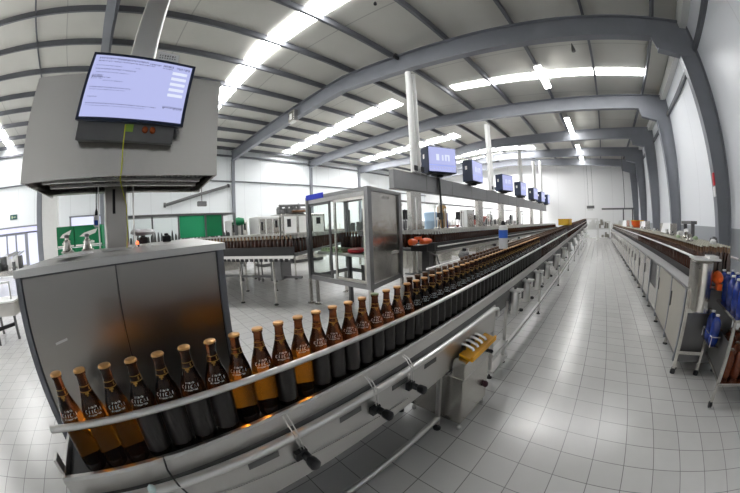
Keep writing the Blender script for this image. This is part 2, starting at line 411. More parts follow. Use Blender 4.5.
# ------------------------------------------------------------------ main bottle conveyor
SL = .022
def sz(y): return SL * y
def extr(poly, ya, yb, b=None):
    b = b or MB()
    return b.prism(poly, (ya, yb), lambda u, q, t: (u, t, q + sz(t)))
YE = 21.5
conv = thing('bottle_conveyor', 'long stainless steel conveyor carrying brown bottles past the control box down the hall', 'conveyor', (-.85, 10, 0))
extr([(-1.07, .655), (-.765, .655), (-.765, .692), (-1.07, .692)], -.43, YE).build('belt', M['belt'], conv)
extr([(-.765, .64), (-.735, .64), (-.735, .700), (-.742, .708), (-.755, .708), (-.760, .700), (-.765, .69)], -.45, YE).build('side_lip', M['steel'], conv)
extr([(-.765, .625), (-.728, .60), (-.722, .605), (-.735, .64), (-.765, .645)], -.45, YE).build('groove_channel', M['dsteel'], conv)
extr([(-.745, .385), (-.728, .385), (-.722, .395), (-.716, .60), (-.722, .61), (-.745, .61)], -.44, 2.05).build('side_panel', M['steel'], conv)
b = MB(); b.box(-1.07, -.74, -.45, -.438, .62, .70); b.box(-.80, -.76, -.452, -.44, .62, .75); b.build('end_plate', M['steel'], conv)
b = MB(); b.tube([(-.75, -.392, .857), (-.75, 1, .862 + .012), (-.75, 3, .86 + sz(3)), (-.75, YE, .86 + sz(YE))], .0105, 12); b.build('guard_rail', M['tube'], conv)
b = MB(); b.tube([(-.705, -.40, .625), (-.705, 1.98, .64), (-.705, 2.06, .62), (-.705, 2.08, .56)], .017, 12); b.build('outer_tube', M['tube'], conv)
b = MB(); b.tube([(-1.00, 1.3, .90), (-1.0, YE, .88 + sz(YE))], .008, 8)
for y in [1.3 + 1.4 * k for k in range(15)]: b.tube([(-1.0, y, .9 + sz(y)), (-1.06, y, .80 + sz(y)), (-1.06, y, .68 + sz(y))], .006, 6)
b.build('rear_guard_rail', M['tube'], conv)
b = MB(); b.hexa([(-.728, -.4, .53), (-.712, -.4, .53), (-.712, .92, .445), (-.728, .92, .445), (-.728, -.4, .545), (-.712, -.4, .545), (-.712, .92, .46), (-.728, .92, .46)]); b.build('stiffener', M['steel'], conv)
b = MB(); b.tube([(-.75, -.32, .09), (-.75, 1.27, .09)], .017, 12); b.build('floor_rail', M['tube'], conv)
b = MB(); b.tube([(-1.06, -.32, .09), (-1.06, 1.27, .09)], .012, 10); b.build('floor_rail', M['tube'], conv)
# panel slots along the skirt
for y in (.13, .50, .80, 1.05):
    b = MB(); b.box(-.7175, -.7145, y, y + .11, .565, .59); b.build('slot_plate', M['dsteel'], conv)
def leg(x, y, top, foot=True):
    l = MB().box(x - .012, x + .012, y - .012, y + .012, .04, top).build('leg', M['steel'], conv)
    f = MB(); f.lathe([(.004, 0), (.026, 0), (.026, .008), (.010, .014), (.010, .045)], (x, y, 0), 12); f.build('foot', M['rubber'], l)
for y in (-.34, 1.27):
    leg(-.755, y, .39); leg(-1.06, y, .64)
for y in (2.05, 2.38): leg(-.73, y, .60)
for k in range(9):
    y = 4.0 + 2.0 * k; leg(-.745, y, .62 + sz(y)); leg(-1.06, y, .64 + sz(y))
b = MB(); b.box(-.76, -.70, 2.03, 2.40, .20, .23); b.box(-.76, -.69, 2.03, 2.40, .05, .075); b.build('leg_brace', M['steel'], conv)
extr([(-.75, .50), (-.735, .50), (-.728, .64), (-.75, .64)], 2.05, YE).build('side_panel', M['dsteel'], conv)
extr([(-.76, .06), (-.73, .06), (-.73, .09), (-.76, .09)], 2.4, YE).build('floor_rail', M['steel'], conv)
b = MB(); b.box(-1.08, -.76, -.42, 2.0, .385, .40); b.build('drip_tray', M['dsteel'], conv)
MB().box(-1.10, -1.085, -.42, 1.32, .05, .62).build('rear_light_blocker', M['dsteel'], conv)  # added dark panel, keeps light off the floor under the conveyor
# clamp knobs with wire clips
for i, y in enumerate((.325, .69, .93)):
    k = MB(); z = .53 + sz(y) * .2
    k.lathe([(.012, -.02), (.016, 0), (.016, .025), (.012, .03), (.019, .036), (.021, .05), (.021, .07), (.015, .076), (.004, .077)], (-.70, y, z), 12, 'X')
    k.box(-.73, -.695, y - .035, y + .012, z - .014, z + .02)
    ko = k.build('clamp_knob', M['black'], conv)
    w = MB(); w.tube([(-.748, y - .035, .705), (-.71, y - .038, .69), (-.688, y - .03, .65), (-.70, y - .01, .56)], .0025, 6)
    w.tube([(-.748, y - .022, .705), (-.706, y - .024, .69), (-.683, y - .018, .65), (-.698, y, .56)], .0025, 6)
    w.build('wire_clip', M['tube'], ko)
w = MB(); w.tube([(-.748, -.10, .705), (-.705, -.10, .69), (-.69, -.09, .64), (-.70, -.06, .52)], .003, 6); w.build('wire_clip', M['black'], conv)
w = MB(); w.lathe([(.004, 0), (.013, .004), (.013, .02), (.004, .03)], (-.70, -.17, .628), 10); w.build('adjuster_cap', mat('pale_cap', (.55, .68, .68), .4), conv)

# gearmotors hung under the lip
def motor(y, i):
    z = .635 + sz(y) * .9
    t = thing('gearmotor', '', 'motor', (-.69, y, z), 0, 'gearmotors hung along the aisle side of the conveyor')
    m = MB(); m.lathe([(.02, -.24), (.038, -.235), (.040, -.20), (.040, -.06), (.034, -.05), (.034, -.012)], (-.69, y, z), 12); m.build('motor_body', M['steel'], t)
    m = MB(); m.bbox(-.76, -.62, y - .055, y + .055, z - .012, z + .006, .003); m.build('top_plate', M['wpaint'], t)
    m = MB(); m.box(-.735, -.715, y - .03, y + .03, z - .20, z - .03); m.tube([(-.69, y, z), (-.69, y, z + .035)], .012, 8); m.build('bracket', M['dsteel'], t)
    m = MB(); m.lathe([(.006, 0), (.016, .004), (.016, .03), (.008, .036)], (-.655, y + .05, z - .20), 8, 'X'); m.build('cable_gland', M['black'], t)
    return t
mys = [2.5, 2.95, 3.5, 4.2, 5.1, 6.2, 7.5, 9.0, 10.8, 13, 15.5]
m0 = motor(mys[0], 0); m0['label'] = 'steel gearmotor under the conveyor lip, first beside the control box'
mo = ['second', 'third', 'fourth', 'fifth', 'sixth', 'seventh', 'eighth', 'ninth', 'tenth', 'last']
for i, y in enumerate(mys[1:]):
    dup(m0, (-.69, y, .635 + sz(y) * .9), 0, '%s steel gearmotor along the conveyor, counted from the control box' % mo[i])

# control box with yellow tray
cb = thing('control_box', 'low stainless steel control box under the conveyor edge, with an orange lid', 'control box', (-.74, 1.52, 0))
MB().bbox(-1.02, -.625, 1.33, 1.72, .05, .385, .004).build('cabinet_body', M['steelv'], cb)
MB().bbox(-.712, -.625, 1.34, 1.71, .380, .49, .004).build('front_box', M['steelv'], cb)
for x, y in ((-.64, 1.35), (-.64, 1.70), (-1.0, 1.35), (-1.0, 1.70)):
    MB().lathe([(.018, 0), (.018, .02), (.008, .03), (.008, .052)], (x, y, 0), 10).build('leg', M['steel'], cb)
MB().lathe([(.010, 0), (.022, .006), (.024, .02), (.016, .032), (.004, .036)], (-.627, 1.66, .19), 12, 'X').build('knob', M['maroon'], cb)
MB().lathe([(.010, 0), (.014, .006), (.014, .03), (.004, .036)], (-.627, 1.70, .43), 10, 'X').build('knob', M['black'], cb)
tr = thing('tool_tray', 'orange-yellow plastic tray lying on the steel control box', 'tray', (-.65, 1.58, .492))
MB().hexa([(-.70, 1.40, .495), (-.60, 1.38, .490), (-.60, 1.77, .490), (-.70, 1.80, .495), (-.70, 1.40, .512), (-.60, 1.38, .507), (-.60, 1.77, .507), (-.70, 1.80, .512)]).build('tray', M['yellow'], tr)
b = MB(); b.box(-.612, -.60, 1.38, 1.77, .507, .522); b.build('tray_rim', M['yellow'], tr)
for i in range(4):
    y = 1.47 + .065 * i
    c = thing('pipe_clamp', ['bright steel clamp on the orange tray, first at the open conveyor end', 'second steel clamp on the orange tray', 'third steel clamp on the orange tray', 'steel clamp at the wall-side end of the orange tray'][i], 'clamp', (-.68, y, .512), 0, 'steel clamps on the orange tray')
    m = MB(); m.tube([(-.735, y, .545), (-.70, y, .55), (-.65, y + .01, .53), (-.64, y + .01, .516)], .010, 8); m.build('clamp_arm', M['tube'], c)
    m = MB(); m.lathe([(.006, 0), (.015, .002), (.015, .024), (.006, .026)], (-.705, y, .512), 10); m.build('clamp_nut', M['dsteel'], c)

# ------------------------------------------------------------------ bottles
BP = [(.030, 0), (.0355, .004), (.0365, .012), (.0365, .165), (.0355, .180), (.0310, .200), (.0240, .222), (.0180, .243), (.0150, .262), (.0138, .288)]
NP = [(.0138, .288), (.0165, .290), (.0165, .297), (.0140, .299)]
def glyphs(b, r_of, z0, h, a0, a1, seed, n):
    # a hand-lettered band wrapped round the shoulder: small slanted strokes and arcs
    rn = random.Random(seed); da = (a1 - a0) / n
    for i in range(n):
        a = a0 + da * (i + .15); w = da * .7
        for (u0, v0, u1, v1) in rn.choice([[(0, 0, .2, 1), (.2, 1, .9, .9)], [(0, .1, .1, .9), (.1, .9, .8, 1), (0, .1, .8, 0)], [(.1, 0, .5, 1), (.5, 1, .9, 0)], [(0, 1, .4, 0), (.4, 0, .9, 1)], [(.4, 0, .5, 1)], [(.1, 0, .1, 1), (.1, .5, .8, .6), (.8, .6, .8, 0)]]):
            t = .0016
            pts = []
            for (u, v, du, dv) in ((u0, v0, 0, -1), (u1, v1, 0, -1), (u1, v1, 0, 1), (u0, v0, 0, 1)):
                aa = a + w * u; z = z0 + h * v + dv * t * .5
                if u0 == u1 or abs(u1 - u0) < .15: aa += dv * t / .05
                r = r_of(z) + .0004
                pts.append((r * math.cos(aa), r * math.sin(aa), z))
            b.add(pts, [(0, 1, 2, 3)])
def rad(z):
    for (r0, z0), (r1, z1) in zip(BP[:-1], BP[1:]):
        if z0 <= z <= z1: return r0 + (r1 - r0) * (z - z0) / (z1 - z0)
    return .0365
def arc_band(b, z0, z1, a0, a1, dr=.0004, n=12, steps=3):
    for s_ in range(steps):
        za, zb = z0 + (z1 - z0) * s_ / steps, z0 + (z1 - z0) * (s_ + 1) / steps
        for k in range(n):
            A, B = a0 + (a1 - a0) * k / n, a0 + (a1 - a0) * (k + 1) / n
            ra, rb = rad(za) + dr, rad(zb) + dr
            b.add([(ra * math.cos(A), ra * math.sin(A), za), (ra * math.cos(B), ra * math.sin(B), za), (rb * math.cos(B), rb * math.sin(B), zb), (rb * math.cos(A), rb * math.sin(A), zb)], [(0, 1, 2, 3)], True)
def bottle(capm, labelled=True, name='beer_bottle'):
    t = thing(name, 'x', 'bottle')
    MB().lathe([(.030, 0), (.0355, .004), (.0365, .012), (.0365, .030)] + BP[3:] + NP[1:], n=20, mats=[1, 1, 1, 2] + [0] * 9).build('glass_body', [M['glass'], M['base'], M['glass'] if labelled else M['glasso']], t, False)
    MB().lathe([(.0160, .2968), (.0180, .2975), (.0178, .3005), (.0166, .3030), (.0160, .3034), (.002, .3036)], n=20).build('cap', capm, t, False)
    b = MB(); arc_band(b, .243, .2455, -PI, PI, n=20, steps=1); arc_band(b, .2585, .2605, -PI, PI, n=20, steps=1)
    arc_band(b, .238, .243, -.30, .30, .0006, 4, 1); arc_band(b, .233, .238, -.12, .12, .0006, 2, 1)
    for k in range(7): arc_band(b, .248, .2565, .6 + k * .7, .6 + k * .7 + .22, .0005, 2, 1)
    b.build('neck_foil', M['foil'], t, False)
    b = MB(); glyphs(b, rad, .189, .009, -.85, .85, 3, 6); glyphs(b, rad, .202, .005, -.45, .45, 5, 5)
    glyphs(b, rad, .182, .003, -.6, .6, 8, 10)
    b.build('shoulder_print', M['prt'], t, False)
    if labelled:
        b = MB(); arc_band(b, .022, .158, -1.45, 1.45, .0006, 14, 2); b.build('body_label', M['label'], t, False)
    return t
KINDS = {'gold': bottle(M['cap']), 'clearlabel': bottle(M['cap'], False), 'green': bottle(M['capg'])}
used = set()
def put(kind, x, y, z, rz, label, group):
    r = KINDS[kind]
    if kind in used: return dup(r, (x, y, z), rz, label, group)
    used.add(kind); r.location = (x, y, z); r.rotation_euler = (0, 0, rz); r['label'] = label; r['group'] = group; return r
ords = ['first', 'second', 'third', 'fourth', 'fifth', 'sixth', 'seventh', 'eighth', 'ninth', 'tenth', 'eleventh', 'twelfth', 'thirteenth', 'fourteenth', 'fifteenth', 'sixteenth', 'seventeenth', 'eighteenth']
BZ = .6935
pitch = .0745
ORANGE = {7, 8, 10}
ys = []
yy = -.325
for i in range(150):
    y = -.325 + i * pitch; ys.append(y)
    if i < 60:
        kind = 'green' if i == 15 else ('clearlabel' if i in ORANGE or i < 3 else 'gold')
        tw = random.uniform(-.25, .25) + math.atan2(-y, .8) * .75
        if i == 0: l = 'brown bottle standing first in the front row, at the open end of the conveyor'
        elif i == 15: l = 'brown bottle with a dull green cap in the front row behind the rail'
        elif i in ORANGE: l = 'brown bottle glowing orange below the rail, %s in the front row' % ords[i]
        elif i < 18: l = 'gold-capped brown bottle, %s in the front row from the open conveyor end' % ords[i]
        else: l = 'gold-capped brown bottle in the front row, beyond the green-capped one'
        put(kind, -.80 + random.uniform(-.002, .002), y, BZ + sz(y), tw, l, 'front row of brown bottles behind the rail' if i < 18 else 'front row bottles beyond the green-capped one')
# simpler copies for bottles that show only a few pixels
def far_bottle(capm, neckm=None, name='beer_bottle', n=10):
    b = MB(); prof = [(.030, 0), (.0365, .008), (.0365, .17), (.030, .203), (.018, .243), (.0142, .286), (.0172, .290), (.0165, .304), (.003, .306)]
    ms = [0, 0, 0, 0, 0, 0, 1, 1]
    if neckm: ms[4] = 2; ms[3] = 0
    b.lathe(prof, n=n, mats=ms)
    o = b.build(name, [M['farglass'], capm] + ([neckm] if neckm else []), None, False); return o
fb = far_bottle(M['farcap']); tag(fb, '', 'bottle')
first = [True]
def putf(proto, flag, x, y, z, label, group):
    o = proto if flag[0] else proto.copy()
    if not flag[0]: COL.objects.link(o)
    flag[0] = False
    o.location = (x, y, z); o.rotation_euler = (0, 0, random.uniform(0, 6)); o['label'] = label; o['group'] = group; o['category'] = 'bottle'
    return o
for i in range(60, 110):
    y = -.325 + i * pitch; putf(fb, first, -.80, y, BZ + sz(y), 'small far brown bottle in the front row, past the white spray bottle', 'far bottles along the guard rail')
for i in range(40):
    y = 1.13 + i * pitch
    putf(fb, first, -.873, y, BZ + sz(y), 'brown bottle in the second row, behind the front row', 'bottles in the second row of the conveyor')
for i in range(20):
    y = 1.9 + i * pitch
    putf(fb, first, -.945, y, BZ + sz(y), 'brown bottle in the rearmost row of the conveyor, by the rear rail', 'bottles in the rearmost row of the conveyor')
def mass(name, pts, mats, label, cat, n=6, neck=False):
    b = MB(); prof = [(.0365, 0), (.0365, .17), (.018, .243), (.0142, .288), (.0172, .290), (.0165, .304)]
    ms = [0, 0, (2 if neck else 0), 1, 1]
    for p in pts: b.lathe(prof, p, n, mats=ms)
    o = b.build(name, mats, None, True); tag(o, label, cat, None, 'stuff'); return o
pts = [(-.80, -.325 + i * pitch, BZ + sz(-.325 + i * pitch)) for i in range(110, 288)]
pts += [(-.873, 1.13 + i * pitch, BZ + sz(1.13 + i * pitch)) for i in range(40, 268)]
pts += [(-.945, 1.9 + i * pitch, BZ + sz(1.9 + i * pitch)) for i in range(20, 258)]
mass('distant_bottles', pts, [M['farglass'], M['farcap']], 'countless brown bottles running to the far end of the conveyor', 'bottles')

# white spray bottle standing among the bottles
t = thing('spray_bottle', 'white bottle with blue label and black cap standing on top of the brown bottles', 'bottle', (-.83, 2.55, BZ + sz(2.55) + .304))
z = BZ + sz(2.55) + .304
MB().lathe([(.038, 0), (.042, .01), (.042, .19), (.036, .21), (.018, .22)], (-.83, 2.55, z), 16).build('bottle_body', M['white'], t)
MB().lathe([(.0428, .10), (.0428, .175)], (-.83, 2.55, z), 16).build('blue_label', M['bluel'], t)
MB().lathe([(.018, .22), (.022, .222), (.020, .24), (.012, .258), (.005, .262)], (-.83, 2.55, z), 12).build('cap', M['black'], t)
t = thing('plastic_crate', 'yellow plastic crate sitting on top of the far bottles of the conveyor', 'crate', (-.88, 8.4, 1.19))
zc = BZ + sz(8.9) + .307
b = MB(); b.box(-1.03, -.75, 8.0, 8.9, zc, zc + .02)
for (x0, x1, y0, y1) in ((-1.03, -1.01, 8, 8.9), (-.77, -.75, 8, 8.9), (-1.03, -.75, 8, 8.02), (-1.03, -.75, 8.88, 8.9)): b.box(x0, x1, y0, y1, zc, zc + .16)
b.build('crate_walls', M['yellow2'], t)
b = MB(); b.box(-.80, -.745, 8.3, 8.6, zc + .10, zc + .13); b.box(-1.04, -.74, 7.99, 8.91, zc + .15, zc + .17); b.build('crate_rim', M['yellow'], t)

# ------------------------------------------------------------------ inspection cabinet (left)
CX = -1.3
t = thing('steel_cabinet', 'large brushed steel cabinet behind the front row of bottles, under the extraction hood', 'cabinet', (-1.7, -.15, 0))
y0, y1 = -.615, .31
def zt(y): return 1.195 + (y - y0) / (y1 - y0) * .035
b = MB(); b.hexa([(CX, y0, .06), (CX, y1, .06), (-2.25, y1, .06), (-2.25, y0, .06), (CX, y0, zt(y0) - .0), (CX, y1, zt(y1)), (-2.25, y1, zt(y1)), (-2.25, y0, zt(y0))]); b.build('cabinet_body', M['dsteel'], t)
pm = y0 + .50 * (y1 - y0)
for (a, c) in ((y0 + .035, pm - .003), (pm + .003, y1 - .035)):
    b = MB(); b.hexa([(CX, a, .08), (CX + .012, a, .08), (CX + .012, c, .08), (CX, c, .08), (CX, a, zt(a) - .012), (CX + .012, a, zt(a) - .012), (CX + .012, c, zt(c) - .012), (CX, c, zt(c) - .012)]); b.build('door', M['cab'], t)
for (a, c) in ((y0, y0 + .028), (y1 - .028, y1)):
    b = MB(); b.hexa([(CX, a, .06), (CX + .018, a, .06), (CX + .018, c, .06), (CX, c, .06), (CX, a, zt(a)), (CX + .018, a, zt(a)), (CX + .018, c, zt(c)), (CX, c, zt(c))]); b.build('corner_post', M['frame'], t)
b = MB(); b.hexa([(CX + .02, y0 - .008, zt(y0) - .004), (CX + .02, y1 + .01, zt(y1) - .004), (-2.28, y1 + .01, zt(y1) + .012), (-2.28, y0 - .008, zt(y0) + .012), (CX + .02, y0 - .008, zt(y0) + .026), (CX + .02, y1 + .01, zt(y1) + .026), (-2.28, y1 + .01, zt(y1) + .045), (-2.28, y0 - .008, zt(y0) + .045)]); b.build('worktop', M['steel'], t)
b = MB(); b.hexa([(CX + .0125, -.475, .915), (CX + .014, -.475, .915), (CX + .014, -.415, .93), (CX + .0125, -.415, .93), (CX + .0125, -.475, .925), (CX + .014, -.475, .925), (CX + .014, -.415, .94), (CX + .0125, -.415, .94)]); b.build('scratch_mark', M['wpaint'], t)
for x in (CX - .05, -2.2):
    for y in (y0 + .05, y1 - .05): MB().cyl((x, y, 0), .02, .061, 10).build('leg', M['dsteel'], t)
ZT = 1.255
# hood and its post
t = thing('extraction_hood', 'brushed steel extraction hood hanging above the steel cabinet', 'hood', (-1.56, -.13, 1.555))
hx0, hx1, hy0, hy1, hz0, hz1 = -1.80, CX, -.577, .298, 1.56, 2.025
b = MB()
b.hexa([(hx1, hy0, 1.548), (hx1, hy1, 1.568), (hx1 - .012, hy1, 1.568), (hx1 - .012, hy0, 1.548), (hx1, hy0, 2.0), (hx1, hy1, 2.035), (hx1 - .012, hy1, 2.035), (hx1 - .012, hy0, 2.0)])
b.build('front_panel', M['steelv'], t)
b = MB(); b.box(hx0, hx0 + .012, hy0, hy1, 1.56, 2.02); b.box(hx0, hx1 - .012, hy0, hy0 + .01, 1.55, 2.0); b.box(hx0, hx1 - .012, hy1 - .01, hy1, 1.57, 2.03); b.box(hx0, hx1 - .012, hy0, hy1, 1.995, 2.005)
b.box(hx0, hx0 + .05, hy0, hy1, 1.56, 1.567)
b.build('hood_shell', M['steelv'], t)
b = MB(); b.box(hx0 + .04, hx1 - .03, hy0 + .03, hy1 - .03, 1.605, 1.615)
for k in range(46):
    y = hy0 + .05 + k * (hy1 - hy0 - .1) / 45; b.box(hx0 + .05, hx1 - .04, y - .004, y + .004, 1.582, 1.605)
b.build('grease_filter', M['dsteel'], t)
b = MB(); b.box(hx0 + .17, hx0 + .19, hy0 + .05, hy1 - .05, 1.570, 1.582); b.box(hx1 - .19, hx1 - .17, hy0 + .05, hy1 - .05, 1.570, 1.582); b.build('filter_rail', M['tube'], t)
t2 = thing('exhaust_duct', 'shiny white square duct rising from the hood towards the roof', 'duct', (-1.6, -.06, 2.02))
MB().bbox(-1.70, -1.56, -.175, -.035, 2.01, roof(-1.6) - .02, .008).build('duct_shaft', M['tube'], t2)
b = MB(); b.box(-1.72, -1.54, -.195, -.015, 2.006, 2.02); b.box(-1.72, -1.54, -.195, -.015, 4.3, 4.33); b.build('flange', M['steelv'], t2)
t = thing('support_post', 'thick steel post between the cabinet top and the hood', 'post', (-1.82, -.19, ZT))
MB().bbox(-1.86, -1.73, -.245, -.125, ZT, 1.63, .006).build('post_shaft', M['cab'], t)
MB().box(-1.90, -1.70, -.27, -.10, ZT - .008, ZT + .006).build('base_plate', M['steel'], t)
b = MB(); b.box(-1.729, -1.722, -.20, -.185, 1.44, 1.57); b.build('slot_strip', M['black'], t)
# thin rods beside the post
for (y, r_, l) in ((-.275, .004, 'thin steel rod hanging beside the blue and white switch'), (-.085, .004, 'thin steel rod hanging beside the red lamp')):
    t = thing('steel_rod', l, 'rod', (-1.7, y, ZT), 0)
    MB().tube([(-1.70, y, ZT), (-1.70, y, 1.60)], .004, 8).build('rod_shaft', M['tube'], t)
    MB().lathe([(.012, 0), (.012, .006), (.005, .01)], (-1.70, y, ZT), 10).build('rod_foot', M['tube'], t)

# monitor hung on the hood front
P00 = Vector((-1.20, -.313, 1.757)); P10 = Vector((-1.20, .127, 1.744)); P01 = Vector((-1.15, -.283, 2.022)); P11 = Vector((-1.15, .150, 2.000))
def mp(u, v, d):
    p = P00 * (1 - u) * (1 - v) + P10 * u * (1 - v) + P01 * (1 - u) * v + P11 * u * v
    n = (P10 - P00).cross(P01 - P00).normalized()
    if n.x < 0: n = -n
    return tuple(p + n * d)
def mq(b, u0, v0, u1, v1, d0, d1):
    b.hexa([mp(u0, v0, d0), mp(u1, v0, d0), mp(u1, v1, d0), mp(u0, v1, d0), mp(u0, v0, d1), mp(u1, v0, d1), mp(u1, v1, d1), mp(u0, v1, d1)])
mon = thing('wall_monitor', 'large monitor with a lit document page fixed to the front of the hood', 'monitor', (-1.22, -.08, 1.75))
b = MB(); mq(b, 0, 0, 1, 1, -.03, 0); mq(b, 0, 0, 1, .045, 0, .006); mq(b, 0, .965, 1, 1, 0, .006); mq(b, 0, 0, .026, 1, 0, .006); mq(b, .972, 0, 1, 1, 0, .006)
b.build('bezel', M['navy'], mon)
b = MB(); mq(b, .026, .045, .972, .965, .0005, .002); scr = b.build('screen', M['screen'], mon)
def words(u0, u1, v, h, seed, m):
    h *= 1.35
    rn = random.Random(seed); b = MB(); u = u0
    while u < u1:
        w = rn.uniform(.008, .028); w = min(w, u1 - u)
        x = u
        while x < u + w:
            cw = .0042; k = rn.random()
            mq(b, x, v + (h * .35 if k < .5 else 0), x + cw * .55, v + h, .0022, .0026)
            if k > .3: mq(b, x, v + h * .42, x + cw * 1.1, v + h * .62, .0022, .0026)
            x += cw * 1.5
        u += w + .006
    return b.build('screen_text', m, scr)
words(.07, .55, .905, .022, 1, M['ink']); words(.57, .68, .895, .018, 2, M['ink']); words(.70, .80, .89, .03, 3, M['ink']); words(.83, .955, .885, .03, 4, M['ink'])
words(.07, .62, .868, .014, 5, M['ink']); words(.70, .80, .865, .012, 6, M['ink'])
words(.06, .31, .80, .012, 7, M['inkfaint']); words(.45, .50, .80, .012, 8, M['inkfaint']); words(.06, .46, .745, .016, 9, M['inkfaint']); words(.08, .40, .70, .01, 10, M['inkfaint'])
words(.17, .23, .62, .012, 12, M['ink']); words(.17, .36, .575, .010, 13, M['inkfaint'])
words(.06, .45, .47, .014, 14, M['inkfaint']); words(.06, .40, .44, .008, 15, M['inkfaint'])
words(.06, .15, .33, .012, 16, M['ink']); words(.06, .72, .235, .012, 17, M['ink']); words(.06, .62, .205, .008, 18, M['inkfaint'])
words(.78, .96, .245, .034, 19, M['ink'])
words(.05, .155, .60, .05, 11, M['ink'])
for k in range(5):
    b = MB(); mq(b, .80, .80 - .088 * k, .94, .845 - .088 * k, .0022, .0026); b.build('page_box', M['screen_box'], scr)
b = MB(); mq(b, .02, -.27, .93, -.005, -.10, -.028); b.build('mount_box', M['dsteel'], mon)
b = MB(); mq(b, .25, .1, .75, .9, -.14, -.03); b.build('bracket', M['dsteel'], mon)
for u in (.66, .73):
    b = MB(); c = Vector(mp(u, -.085, -.02)); b.lathe([(.012, -.012), (.013, 0), (.011, .010), (.004, .014)], tuple(c), 12, 'X'); b.build('indicator_lamp', M['amberlens'], mon)
b = MB(); mq(b, .48, -.13, .55, -.02, -.028, -.02); b.build('green_connector', mat('green_connector', (.25, .42, .05), .5), mon)
b = MB(); c0 = Vector(mp(.475, -.03, -.015)); b.tube([c0, c0 + Vector((-.003, -.002, -.08)), (-1.285, -.113, 1.60), (-1.31, -.12, 1.54), (-1.60, -.115, 1.47), (-1.69, -.12, 1.36), (-1.69, -.13, ZT)], .0022, 6)
tag(b.build('yellow_cable', M['yelcable'], None), 'thin yellow cable hanging from the monitor past the hood edge', 'cable')
b = MB(); b.box(-1.16, -1.158, .045, .145, 2.008, 2.052)
lt = thing('paper_label', 'small white printed label sticking up above the monitor', 'label', (-1.16, .09, 2.0))
MB().hexa([(-1.165, -.016, 2.012), (-1.163, -.016, 2.012), (-1.163, .074, 2.006), (-1.165, .074, 2.006), (-1.165, -.018, 2.06), (-1.163, -.018, 2.06), (-1.163, .074, 2.052), (-1.165, .074, 2.052)]).build('label_card', M['white'], lt)
rn = random.Random(4); b = MB(); y = -.006
while y < .062:
    z = 2.036; b.box(-1.1628, -1.1622, y, y + .0025, z, z + rn.choice([.006, .004])); b.box(-1.1628, -1.1622, y, y + .005, z + rn.choice([0, .005]), z + .0065); b.box(-1.1628, -1.1622, y, y + .004, z - .010, z - .006); y += .0105
b.build('label_print', M['black'], lt)

# things on the cabinet top
def fitting(x, y, l):
    t = thing('pipe_fitting', l, 'fitting', (x, y, ZT), 0, 'steel fittings on the cabinet top')
    MB().lathe([(.036, 0), (.038, .008), (.028, .014), (.024, .03), (.018, .05), (.020, .062), (.012, .066), (.012, .078)], (x, y, ZT), 14).build('fitting_body', M['steelv'], t)
    MB().lathe([(.009, .076), (.014, .078), (.014, .09), (.005, .094)], (x, y, ZT), 10).build('nozzle', M['dsteel'], t)
    return t
fitting(-1.72, -.465, 'conical steel fitting next to the white paper on the cabinet top'); fitting(-1.85, -.375, 'conical steel fitting beside the hood post')
t = thing('blue_white_switch', 'white hanging switch with a blue window beside the hood post', 'switch', (-1.72, -.29, 1.40))
MB().bbox(-1.735, -1.705, -.305, -.275, 1.375, 1.435, .005).build('switch_body', M['white'], t)
MB().box(-1.705, -1.702, -.300, -.280, 1.385, 1.41).build('switch_window', M['bluel'], t)
MB().lathe([(.010, 0), (.008, .02), (.003, .035), (.003, .19)], (-1.72, -.29, 1.435), 8).build('cord', M['black'], t)
def bmotor(x, y, l):
    t = thing('small_motor', l, 'motor', (x, y, ZT), 0, 'small black motors on the cabinet top')
    MB().bbox(x - .03, x + .03, y - .028, y + .028, ZT + .012, ZT + .052, .006).build('motor_body', M['black'], t)
    MB().lathe([(.02, 0), (.02, .012), (.01, .014)], (x, y, ZT), 10).build('motor_foot', M['steel'], t)
    MB().lathe([(.008, .052), (.014, .055), (.013, .065), (.004, .068)], (x, y, ZT), 10).build('motor_knob', M['black'], t)
bmotor(-1.95, -.045, 'small black motor under clear film beside the hood post'); bmotor(-1.95, .10, 'small black motor without film at the back of the cabinet top')
b = MB(); rn = random.Random(2)
for i in range(5):
    b.lathe([(.05 - .008 * abs(i - 2), 0), (.058 - .008 * abs(i - 2), .012), (.03, .028), (.01, .033)], (-1.95 + rn.uniform(-.02, .02), -.045 + (i - 2) * .018, ZT + .066 + rn.uniform(-.004, .006)), 9)
tag(b.build('plastic_film', mat('clear_film', (.8, .8, .82), .25, noise=.1), None), 'crumpled pale plastic film lying on the small black motor', 'film')
b = MB(); b.hexa([(-1.5, -.5, 1.2445), (-1.42, -.38, 1.246), (-1.62, -.30, 1.249), (-1.68, -.44, 1.247), (-1.5, -.5, 1.2465), (-1.42, -.38, 1.249), (-1.62, -.30, 1.252), (-1.68, -.44, 1.25)])
tag(b.build('paper_sheet', M['white'], None), 'white sheet of paper lying in front of the steel fittings on the cabinet top', 'paper')
t = thing('dark_canister', 'small maroon canister at the back corner of the cabinet top', 'canister', (-2.1, -.66 + .06, ZT))
MB().lathe([(.014, 0), (.016, .004), (.016, .055), (.010, .062)], (-2.15, -.575, ZT + .003), 12).build('canister_body', M['maroon'], t)
MB().lathe([(.010, .062), (.012, .064), (.011, .072), (.003, .074)], (-2.15, -.575, ZT + .003), 12).build('canister_lid', M['black'], t)
b = MB(); b.box(-2.2, -1.75, .0, .26, ZT - .004, ZT + .004); tag(b.build('tray_plate', M['tube'], None), 'bright steel plate lying near the motors on the cabinet top', 'plate')
t = thing('red_lamp', 'small glowing red lamp at the foot of the hood post', 'lamp', (-1.78, -.10, ZT))
MB().lathe([(.012, 0), (.012, .012), (.009, .014)], (-1.74, -.075, ZT), 10).build('lamp_base', M['black'], t)
